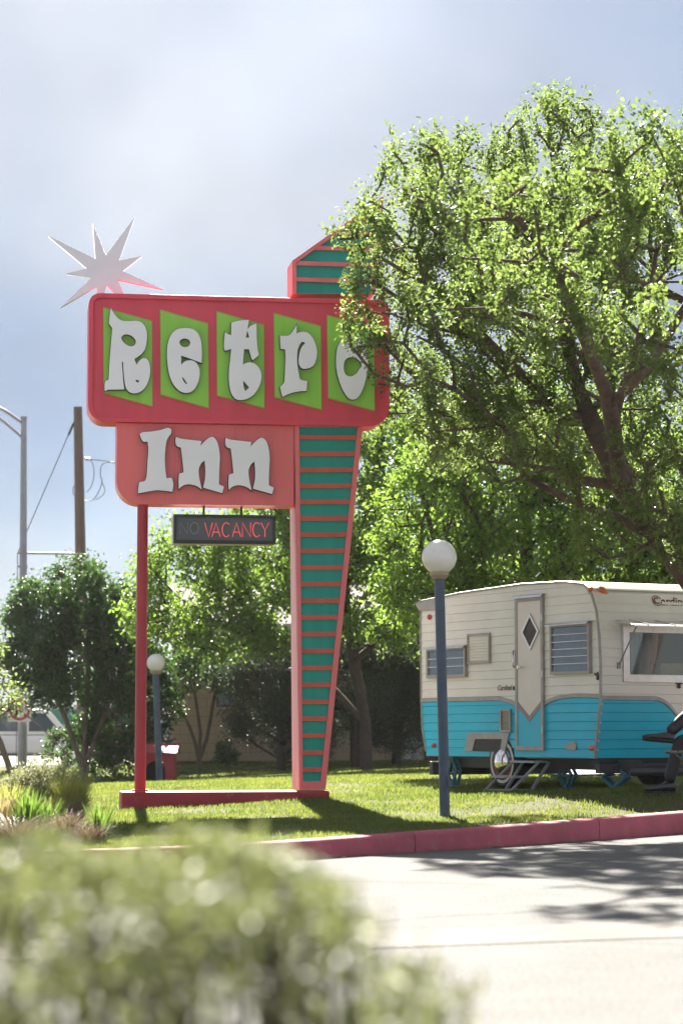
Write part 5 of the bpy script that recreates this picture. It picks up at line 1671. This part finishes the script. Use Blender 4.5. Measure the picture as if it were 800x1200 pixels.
SY = 62.0
b_s = at(26.5, 905, SY)
sl = empty('street_light', (b_s.x, SY, 0))
tag(sl, 'tall galvanised street light pole with paired arm', 'street light')
def Ls(px, py): p = at(px, py, SY); return (p.x - b_s.x, 0, p.z)
h_ = Ls(28.3, 489)
MB().tube([(0, 0, -.1), (h_[0] * .5, 0, h_[2] * .5), h_], [.125, .10, .075], 16).build('pole', M['galv'], sl, smooth=True)
MB().tube(sm([Ls(27, 496), Ls(0, 478), Ls(-40, 462)]), .045, 8).build('arm', M['galv'], sl, smooth=True)
MB().tube(sm([Ls(27, 513), Ls(0, 490), Ls(-30, 468)]), .04, 8).build('arm', M['galv'], sl, smooth=True)
e_ = Ls(-48, 459)
MB().prism([(e_[0] - .55, e_[2] - .03), (e_[0] + .15, e_[2] - .06), (e_[0] + .2, e_[2] + .05), (e_[0] - .45, e_[2] + .12)], -.15, .15).build('lamp_head', M['galv'], sl, bevel=.03)
MB().lathe([(.085, 0), (.085, .06)], 14, Ls(28.2, 491)).build('pole_cap', M['galv'], sl)
for (px, py) in ((26.8, 664), (26.7, 648)):
    MB().lathe([(.13, -.03), (.13, .03)], 14, Ls(px, py)).build('band_clamp', M['galv'], sl)
MB().lathe([(.22, 0), (.22, .04), (.16, .06)], 16, (0, 0, gz(b_s.x, SY))).build('base_plate', M['galv'], sl)

ts = empty('traffic_sign', (at(23, 832, SY - .2).x, SY - .16, 0))
tag(ts, 'white traffic sign with red ring and black arrow on the street light pole', 'traffic sign')
cz_ = at(23, 832, SY).z
MB().prism(rrect(-.30, cz_ - .30, .30, cz_ + .30, .04, 3), -.006, .006).build('plate', M['sign_plate'], ts)
cir = lambda r: [(r * math.cos(t), cz_ + r * math.sin(t)) for t in np.linspace(0, 2 * math.pi, 29)[:-1]]
MB().ring(cir(.27), cir(.205), -.014, -.008).build('ring', M['sign_ring'], ts)
MB().box((-.03, -.013, cz_ - .22), (.03, -.009, cz_ + .22), Matrix.Rotation(R(-45), 3, 'Y')).build('slash', M['sign_ring'], ts)
MB().prism([(-.10, cz_ - .14), (-.04, cz_ - .14), (-.04, cz_ + .05), (.08, cz_ + .05), (.08, cz_ + .11), (-.10, cz_ + .11)], -.0105, -.0085).build('arrow', M['black'], ts)
MB().box((-.05, .006, cz_ - .2), (.05, .09, cz_ + .2)).build('bracket', M['galv'], ts)

# ------------------------------------------------------------------ parked cars and far store
def car(name, label, cat, loc, rz, paint, tall=False):
    o = empty(name, loc, rz)
    tag(o, label, cat)
    if tall:
        lower = [(-2.35, .35), (-2.4, .75), (-2.32, .95), (2.0, .95), (2.38, .82), (2.42, .45), (2.3, .33)]
        cabin = [(-2.28, .95), (-2.15, 1.72), (-1.9, 1.80), (.4, 1.80), (.75, 1.72), (1.35, .98)]
    else:
        lower = [(-2.15, .33), (-2.22, .70), (-2.1, .88), (-1.2, .92), (1.05, .92), (1.95, .80), (2.2, .62), (2.2, .36), (2.1, .28)]
        cabin = [(-1.75, .90), (-1.05, 1.38), (-.6, 1.44), (.25, 1.42), (.55, 1.34), (1.2, .92)]
    body = MB().prism(lower, -.88, .88).build('body', paint, o, bevel=.08, seg=3, smooth=True)
    MB().prism(cabin, -.76, .76).build('cabin', paint, o, bevel=.06, seg=3, smooth=True)
    zt = max(z for _, z in cabin)
    zl = .98
    for s_ in (-1, 1):
        y0_, y1_ = (s_ * .752, s_ * .768)
        if tall: wins = [[(-2.0, 1.08), (-1.9, 1.66), (-1.05, 1.68), (-1.05, 1.08)], [(-.97, 1.08), (-.97, 1.68), (-.05, 1.68), (-.05, 1.08)], [(.03, 1.08), (.03, 1.68), (.55, 1.66), (1.05, 1.08)]]
        else: wins = [[(-1.35, .98), (-.95, 1.32), (-.32, 1.36), (-.32, .98)], [(-.25, .98), (-.25, 1.36), (.35, 1.33), (.88, .98)]]
        for w_ in wins: MB().prism(w_, min(y0_, y1_), max(y0_, y1_)).build('side_window', M['car_glass'], o)
        for x_ in (-1.38, 1.38):
            wh = MB().lathe([(.12, -.1), (.29, -.11), (.33, -.07), (.33, .07), (.29, .11), (.12, .1)], 28, (0, 0, 0), 'y').build('wheel', M['rubber'], o, smooth=True, loc=(x_, s_ * .80, .33))
            MB().lathe([(.20, s_ * .1), (.19, s_ * .118), (.05, s_ * .10), (.01, s_ * .10)], 20, (0, 0, 0), 'y').build('rim', M['alu'], wh, smooth=True)
        MB().box((2.08 if not tall else 2.30, s_ * .62 - .16, .60), (2.17 if not tall else 2.40, s_ * .62 + .16, .74)).build('headlight', M['tank'], o, bevel=.03)
        MB().box((-2.26 if not tall else -2.42, s_ * .66 - .12, .66), (-2.14 if not tall else -2.3, s_ * .66 + .12, .80)).build('tail_light', M['redlens'], o, bevel=.02)
    xa, xb = (cabin[-1], cabin[-2])
    d_ = Vector((xb[0] - xa[0], xb[1] - xa[1])); n_ = Vector((-d_.y, d_.x)).normalized() * -.012
    q = [(xa[0] + d_.x * .12 + n_.x, xa[1] + d_.y * .12 + n_.y), (xa[0] + d_.x * .9 + n_.x, xa[1] + d_.y * .9 + n_.y)]
    MB().prism([q[0], q[1], (q[1][0] - .02, q[1][1] - .01), (q[0][0] - .02, q[0][1] - .01)], -.66, .66).build('windscreen', M['car_glass'], o)
    MB().box((-2.2, -.89, .30), (2.2, .89, .36)).build('sill', M['black'], o)
    return o
p = at(22, 860, 80); car('parked_car', 'tall white parked car beyond the street light pole', 'car', (p.x + .3, 80, 0), R(8), M['car_white'], True)
p = at(206, 860, 74); car('parked_car', 'silver parked car seen past the corner of the block house', 'car', (p.x + .5, 74, -.02), R(0), M['car_grey'], False)
p = at(205, 860, 84); car('parked_car', 'red parked van seen above the silver car', 'car', (p.x - 1.0, 84, -.02), R(0), M['car_red'], True)
st_ = empty('far_store', (at(10, 860, 120).x, 120, 0))
tag(st_, 'far low pale store with green fascia across the street', 'building')
MB().box((-7, 0, -.1), (5.5, 10, 2.2)).build('wall', M['store_wall'], st_)
f_ = MB().box((-7.2, -.6, 1.45), (5.6, .0, 2.2)).build('fascia', M['store_green'], st_)
MB().box((-7.1, -.5, 2.2), (5.5, 10, 2.35)).build('roof', M['store_wall'], st_)
for k in range(4):
    MB().box((-6 + k * 2.9, -.02, .35), (-4 + k * 2.9, .02, 1.35)).build('window', M['car_glass'], st_)
# low far tree line that closes the view under the crowns
def far_trees(n, xr, yr, hr):
    for k in range(n):
        X = xr[0] + (xr[1] - xr[0]) * (k + RNG.uniform(.2, .8)) / n; Y = RNG.uniform(*yr); h = RNG.uniform(*hr)
        limbs = [(-1, [(X, Y, -.2), (X, Y, h * .35), (X, Y, h * .8)])]
        lobes = [(X + RNG.uniform(-.25, .25) * h, Y + RNG.uniform(-.2, .2) * h, h * (.45 + .1 * j), h * .26, h * .26, h * .2) for j in range(5)]
        leafy_tree('background_tree', 'green tree standing behind the block house roof', limbs, lobes, 190, 60, .19, M['leaf_dark'], M['bark_dark'], .2, spread=.32, bf=.4, group='trees behind the house')
far_trees(6, (-2.5, 11), (66, 74), (6.0, 8.0))

# ------------------------------------------------------------------ person on a folding chair
PX, PY = 3.36, 26.15
PG = gz(3.7, PY)
chair = empty('folding_chair', (3.87, PY, PG))
tag(chair, 'folding chair with wooden slats and grey metal frame under the person', 'chair')
for k in range(5):
    MB().box((-.36 + k * .09, -.20, .435), (-.285 + k * .09, .20, .455)).build('seat_slat', M['slat_wood'], chair, bevel=.004)
for s_ in (-.21, .21):
    MB().tube([(-.36, s_, .43), (.08, s_, .43)], .011, 8).build('seat_rail', M['chair_metal'], chair, smooth=True)
    MB().tube([(-.26, s_ * 1.06, .0), (.0, s_ * 1.06, .38), (.20, s_ * 1.06, .86)], .011, 8).build('leg', M['chair_metal'], chair, smooth=True)
    MB().tube([(.16, s_ * .96, .0), (-.10, s_ * .96, .25), (-.33, s_ * .96, .43)], .011, 8).build('leg', M['chair_metal'], chair, smooth=True)
for k in range(3):
    MB().box((.10 + k * .045, -.22, .60 + k * .09), (.115 + k * .045, .22, .66 + k * .09)).build('back_slat', M['slat_wood'], chair, bevel=.004)
MB().tube([(.155, -.21, .02), (.155, .21, .02)], .009, 8).build('foot_bar', M['chair_metal'], chair)

person = empty('person', (PX, PY, PG))
tag(person, 'person in black clothes and black leather shoes sitting cross-legged', 'person')
# skeleton: (x, y, z) relative to the planted foot, facing -x
J = {}
pts, rad, edg = [], [], []
def jn(name, p, r, par=None):
    J[name] = len(pts); pts.append(p); rad.append(r)
    if par: edg.append((J[par], J[name]))
hx_ = .72
jn('pelvis', (hx_, 0, .57), (.155, .125))
jn('belly', (hx_ + .03, 0, .75), (.15, .115), 'pelvis'); jn('chest', (hx_ + .04, 0, .97), (.165, .12), 'belly'); jn('upper', (hx_ + .03, 0, 1.10), (.15, .105), 'chest')
jn('neck', (hx_ + .0, 0, 1.20), (.055, .055), 'upper'); jn('headbase', (hx_ - .03, 0, 1.29), (.07, .075), 'neck'); jn('head', (hx_ - .045, 0, 1.385), (.082, .10), 'headbase'); jn('crownp', (hx_ - .03, 0, 1.46), (.065, .075), 'head')
# planted leg (near side)
jn('hipL', (hx_ - .05, -.10, .55), (.098, .098), 'pelvis'); jn('thL', (hx_ - .26, -.11, .575), (.088, .088), 'hipL'); jn('knL', (.255, -.11, .565), (.068, .068), 'thL')
jn('caL', (.215, -.11, .38), (.076, .074), 'knL'); jn('shL', (.165, -.11, .22), (.072, .070), 'caL'); jn('anL', (.135, -.11, .10), (.075, .068), 'shL')
# crossed leg (far side, over the near knee)
jn('hipR', (hx_ - .05, .10, .57), (.098, .098), 'pelvis'); jn('thR', (hx_ - .22, .06, .72), (.088, .088), 'hipR'); jn('knR', (.40, .0, .86), (.070, .070), 'thR')
jn('caR', (.29, -.06, .77), (.076, .074), 'knR'); jn('shR', (.20, -.11, .69), (.068, .066), 'caR'); jn('anR', (.135, -.13, .635), (.066, .062), 'shR')
for s_, n_ in ((-1, 'A'), (1, 'B')):
    jn('sho' + n_, (hx_ + .03, s_ * .19, 1.09), (.062, .062), 'upper'); jn('ua' + n_, (hx_ + .0, s_ * .235, .93), (.05, .05), 'sho' + n_); jn('elb' + n_, (hx_ - .04, s_ * .235, .80), (.042, .042), 'ua' + n_)
    jn('fa' + n_, (hx_ - .15, s_ * .17, .80), (.036, .036), 'elb' + n_); jn('wr' + n_, (hx_ - .235, s_ * .12, .83), (.026, .03), 'fa' + n_); jn('palm' + n_, (hx_ - .29, s_ * .10, .845), (.024, .040), 'wr' + n_)
    for f, (dy, ln) in enumerate(((-.03, .06), (-.01, .075), (.01, .07), (.03, .055))):
        bx0 = hx_ - .315; by0 = s_ * .10 + dy
        jn('f%s%da' % (n_, f), (bx0, by0, .845), (.010, .010), 'palm' + n_); jn('f%s%db' % (n_, f), (bx0 - ln * .6, by0, .84), (.009, .009), 'f%s%da' % (n_, f)); jn('f%s%dc' % (n_, f), (bx0 - ln, by0, .815), (.007, .007), 'f%s%db' % (n_, f))
    jn('t%sa' % n_, (hx_ - .28, s_ * .10 - s_ * .045, .84), (.011, .011), 'palm' + n_); jn('t%sb' % n_, (hx_ - .32, s_ * .10 - s_ * .07, .83), (.009, .009), 't%sa' % n_)
me = bpy.data.meshes.new('body'); me.from_pydata(pts, edg, [])
bo = bpy.data.objects.new('body_skeleton', me); COL.objects.link(bo)
md = bo.modifiers.new('skin', 'SKIN'); md.use_smooth_shade = True
for i, sv in enumerate(me.skin_vertices[0].data):
    sv.radius = rad[i]; sv.use_root = (i == 0)
sb = bo.modifiers.new('sub', 'SUBSURF'); sb.levels = 2; sb.render_levels = 2
dg = bpy.context.evaluated_depsgraph_get()
bm_ = bpy.data.meshes.new_from_object(bo.evaluated_get(dg))
bpy.data.objects.remove(bo)
bm_.materials.clear(); bm_.materials.append(M['cloth_black']); bm_.materials.append(M['skin'])
for p in bm_.polygons:
    c = p.center
    p.use_smooth = True
    p.material_index = 1 if (c.z > 1.205 or (c.x < hx_ - .225 and c.z > .78 and abs(c.y) > .02 and abs(c.y) < .2 and c.x > .36 and not (c.z > .86 and abs(c.y) < .06))) else 0
add('body', bm_, person)
def shoe(P, toe, up_v, name='shoe'):
    P, toe, up_v = Vector(P), Vector(toe).normalized(), Vector(up_v)
    side = toe.cross(up_v).normalized(); up_v = side.cross(toe).normalized()
    secs = [(-.085, .030, .0, .075), (-.07, .038, -.008, .10), (.0, .042, -.008, .10), (.07, .045, -.004, .075), (.15, .050, -.004, .055), (.21, .044, -.002, .043), (.245, .026, .002, .030), (.262, .008, .006, .018)]
    mb = MB(); n_ = 14
    for (d, w, b, h) in secs:
        for k in range(n_):
            t = 2 * math.pi * k / n_
            c_, s__ = math.cos(t), math.sin(t)
            mb.v.append(tuple(P + toe * d + side * (w * math.copysign(abs(c_) ** .7, c_)) + up_v * (b + h * (.5 + .5 * math.copysign(abs(s__) ** .7, s__)))))
    for j in range(len(secs) - 1):
        for k in range(n_):
            k2 = (k + 1) % n_; mb.f.append((j * n_ + k, j * n_ + k2, (j + 1) * n_ + k2, (j + 1) * n_ + k))
    mb.f.append(tuple(range(n_))); mb.f.append(tuple((len(secs) - 1) * n_ + k for k in range(n_)))
    sh = mb.build(name, M['shoe'], person, smooth=True)
    mb = MB()
    sol = [(-.09, .0), (-.085, .032), (-.02, .04), (.07, .046), (.15, .053), (.22, .045), (.262, .015)]
    outl = sol + [(d, -w) for d, w in reversed(sol)]
    n_ = len(outl)
    for h in (-.022, -.004):
        for d, w in outl: mb.v.append(tuple(P + toe * d + side * w + up_v * h))
    mb.f.append(tuple(range(n_))); mb.f.append(tuple(n_ + k for k in range(n_)))
    for k in range(n_): mb.f.append((k, (k + 1) % n_, n_ + (k + 1) % n_, n_ + k))
    mb.build('sole', M['rubber'], sh)
shoe((.125, -.11, .026), (-1, -.10, .0), (0, 0, 1))
shoe((.115, -.135, .565), (-1, -.05, .10), (.15, .25, 1))
# head features
hc = Vector((hx_ - .05, 0, 1.385))
mb = MB(); mb.lathe([(.002, .115), (.05, .105), (.085, .07), (.098, .02), (.095, -.03), (.08, -.07)], 20, (hc.x + .022, 0, hc.z + .015)); mb.build('hair', M['hair'], person, smooth=True)
MB().prism([(-.088, -.02), (-.115, -.032), (-.088, -.045), (-.08, .02)], -.014, .014).build('nose', M['skin'], person, bevel=.006, loc=hc)
for s_ in (-1, 1):
    MB().lathe([(.003, -.012), (.011, -.006), (.011, .006), (.003, .012)], 10, (hc.x - .080, s_ * .032, hc.z + .0)).build('eye', M['black'], person, smooth=True)
    MB().lathe([(.006, -.010), (.026, -.006), (.026, .006), (.006, .010)], 12, (hc.x + .01, s_ * .088, hc.z - .01), 'y').build('ear', M['skin'], person, smooth=True)
MB().box((hc.x - .088, -.022, hc.z - .066), (hc.x - .078, .022, hc.z - .058)).build('mouth', M['script_red'], person)

# ------------------------------------------------------------------ planting by the kerb, left
M['sage'] = leaf_mat('sage_leaf', (0.15, 0.165, 0.095), (0.25, 0.26, 0.155), (0.33, 0.35, 0.17), .4)
M['straw'] = leaf_mat('straw_blade', (0.24, 0.19, 0.10), (0.36, 0.29, 0.15), (0.42, 0.34, 0.16), .4)
M['yellowgreen'] = leaf_mat('yellow_green_blade', (0.19, 0.21, 0.06), (0.30, 0.30, 0.10), (0.46, 0.48, 0.12), .45)
M['iris'] = leaf_mat('iris_blade', (0.045, 0.09, 0.025), (0.08, 0.14, 0.03), (0.20, 0.34, 0.05), .4)
M['brownstem'] = leaf_mat('brown_stem', (0.17, 0.13, 0.085), (0.30, 0.23, 0.155), (0.25, 0.19, 0.12), .25)
def G(px, Y): return at(px, 860, Y).x
round_shrub('sage_shrub', 'rounded grey green sage shrub behind the iris clump', G(58, 21.3), 21.3, .68, .62, 260, 46, .034, M['sage'], aspect=.45)
round_shrub('sage_shrub', 'low dark sage shrub at the edge of the planting', G(4, 22), 22.0, .52, .5, 140, 40, .034, M['sage'], aspect=.5)
tuft('grass_clump', 'yellow green ornamental grass clump beside the sage shrub', G(84, 21.0), 21.0, 1100, .66, .22, .0035, M['yellowgreen'], 'grass clump', .4)
tuft('grass_clump', 'brown based grass clump under the yellow grass', G(80, 20.7), 20.7, 500, .40, .2, .0035, M['brownstem'], 'grass clump', .4)
tuft('grass_clump', 'pale straw coloured grass clump in front of the sage shrub', G(38, 20.2), 20.2, 700, .48, .25, .004, M['straw'], 'grass clump', .5)
tuft('grass_clump', 'dry brown grass clump at the end of the planting', G(4, 19.7), 19.7, 800, .52, .28, .004, M['straw'], 'grass clump', .5)
tuft('grass_clump', 'yellow leafy clump behind the dry brown grass', G(12, 20.9), 20.9, 700, .58, .26, .005, M['yellowgreen'], 'grass clump', .4)
tuft('iris_clump', 'bright green iris clump with broad upright blades', G(34, 19.4), 19.4, 170, .52, .20, .011, M['iris'], 'iris', .25)
tuft('iris_clump', 'small iris clump between the straw grass and the brown stems', G(58, 19.6), 19.6, 130, .44, .18, .010, M['iris'], 'iris', .25)
tuft('iris_clump', 'dark iris clump standing alone at the end of the bed', G(118, 19.3), 19.3, 110, .40, .15, .009, M['iris'], 'iris', .3)
tuft('grass_clump', 'tangled brown stems between the two iris clumps', G(78, 19.3), 19.3, 600, .36, .28, .003, M['brownstem'], 'grass clump', .5)
tuft('grass_clump', 'low brown stems in front of the bright iris', G(20, 18.9), 18.9, 600, .33, .35, .003, M['brownstem'], 'grass clump', .5)
tuft('grass_clump', 'low brown stems at the foot of the lone iris', G(104, 19.0), 19.0, 400, .26, .22, .003, M['brownstem'], 'grass clump', .5)

# ------------------------------------------------------------------ foreground hedge
M['hedge'] = leaf_mat('hedge_leaf', (0.062, 0.080, 0.030), (0.14, 0.155, 0.078), (0.19, 0.215, 0.075), .40)
hedge = empty('hedge', (-.7, 3.3, 0))
tag(hedge, 'out of focus grey green hedge in the foreground beside the road', 'hedge')
HXc = np.array([-.7, 3.3, 0])
def hedge_top(x, y): return .862 + .018 * np.sin(x * 9 + 1) + .014 * np.sin(x * 21 + y * 7) - np.interp(x, [-3, -.16, -.08, 0, .05, .10, .19], [0, 0, .02, .075, .15, .20, .245]) - .25 * np.clip(np.abs(y - 3.3) - .35, 0, 1)
n = 60000
x = RNG.uniform(-2.0, .19, n); y = RNG.uniform(2.75, 3.95, n)
tz = hedge_top(x, y)
dep = np.abs(RNG.normal(0, .17, n))
zz = tz - dep
ok = (zz > .25) & ((x < .0) | (RNG.uniform(0, 1, n) < np.interp(x, [0, .06, .19], [1, .5, .16])))
x, y, zz = x[ok], y[ok], zz[ok]
# clumping
cl = np.sin(x * 19 + 2 * np.sin(y * 11)) * np.sin(y * 15 + zz * 13) * np.sin(zz * 21 + x * 8)
ok = cl > -.06 + .12 * (zz < .78)
P = np.stack([x, y, zz], 1)[ok]
V, Fq = leaves(P - HXc, .026, .3, aspect=.8)
add('foliage', np_mesh('foliage', V, Fq, M['hedge']), hedge)
mb = MB()
for k in range(150):
    X, Y = RNG.uniform(-1.95, .02), RNG.uniform(2.85, 3.85)
    t_ = hedge_top(X, Y) - .03
    b_ = np.array([X + RNG.normal(0, .08), Y + RNG.normal(0, .08), 0])
    mid_ = np.array([X + RNG.normal(0, .03), Y + RNG.normal(0, .03), t_ * .55])
    mb.tube([b_ - HXc, mid_ - HXc, np.array([X, Y, t_]) - HXc], [.008, .006, .003], 5, cap=False)
mb.build('stems', M['bark_dark'], hedge, smooth=True)
# loose sprigs at the hedge end
sp_ = []
mb = MB()
for (X, Y, h) in ((.06, 3.05, .78), (.10, 3.2, .72), (.14, 3.1, .70), (.02, 2.9, .82), (.17, 3.25, .675)):
    tip = np.array([X, Y, h]); base_ = np.array([X - .12, Y, .2])
    mb.tube([base_ - HXc, (base_ * .4 + tip * .6) + np.array([.02, 0, .03]) - HXc, tip - HXc], [.005, .004, .002], 5, cap=False)
    for f in np.linspace(.55, 1, 26):
        sp_.append(base_ + (tip - base_) * f + RNG.normal(0, .016, 3))
V, Fq = leaves(np.array(sp_) - HXc, .026, .3, aspect=.8)
sg = mb.build('sprig_stems', M['bark_dark'], hedge, smooth=True)
add('sprig_leaves', np_mesh('sprig_leaves', V, Fq, M['hedge']), hedge)
hm = bpy.data.materials.new('flare_haze')
hm.use_nodes = True
hm.node_tree.nodes.remove(hm.node_tree.nodes['Principled BSDF'])
pv = hm.node_tree.nodes.new('ShaderNodeVolumePrincipled')
pv.inputs['Color'].default_value = (0.95, 0.96, 1.0, 1)
pv.inputs['Density'].default_value = 0.00013
pv.inputs['Anisotropy'].default_value = 0.3
hm.node_tree.links.new(pv.outputs[0], hm.node_tree.nodes['Material Output'].inputs['Volume'])
hz_o = MB().box((-70, -20, -1.1), (70, 135, 11)).build('fill_haze', hm)  # thin volume added to lift the dark tones, in place of lens flare
tag(hz_o, kind='stuff')
print('scene built', len(bpy.data.objects))
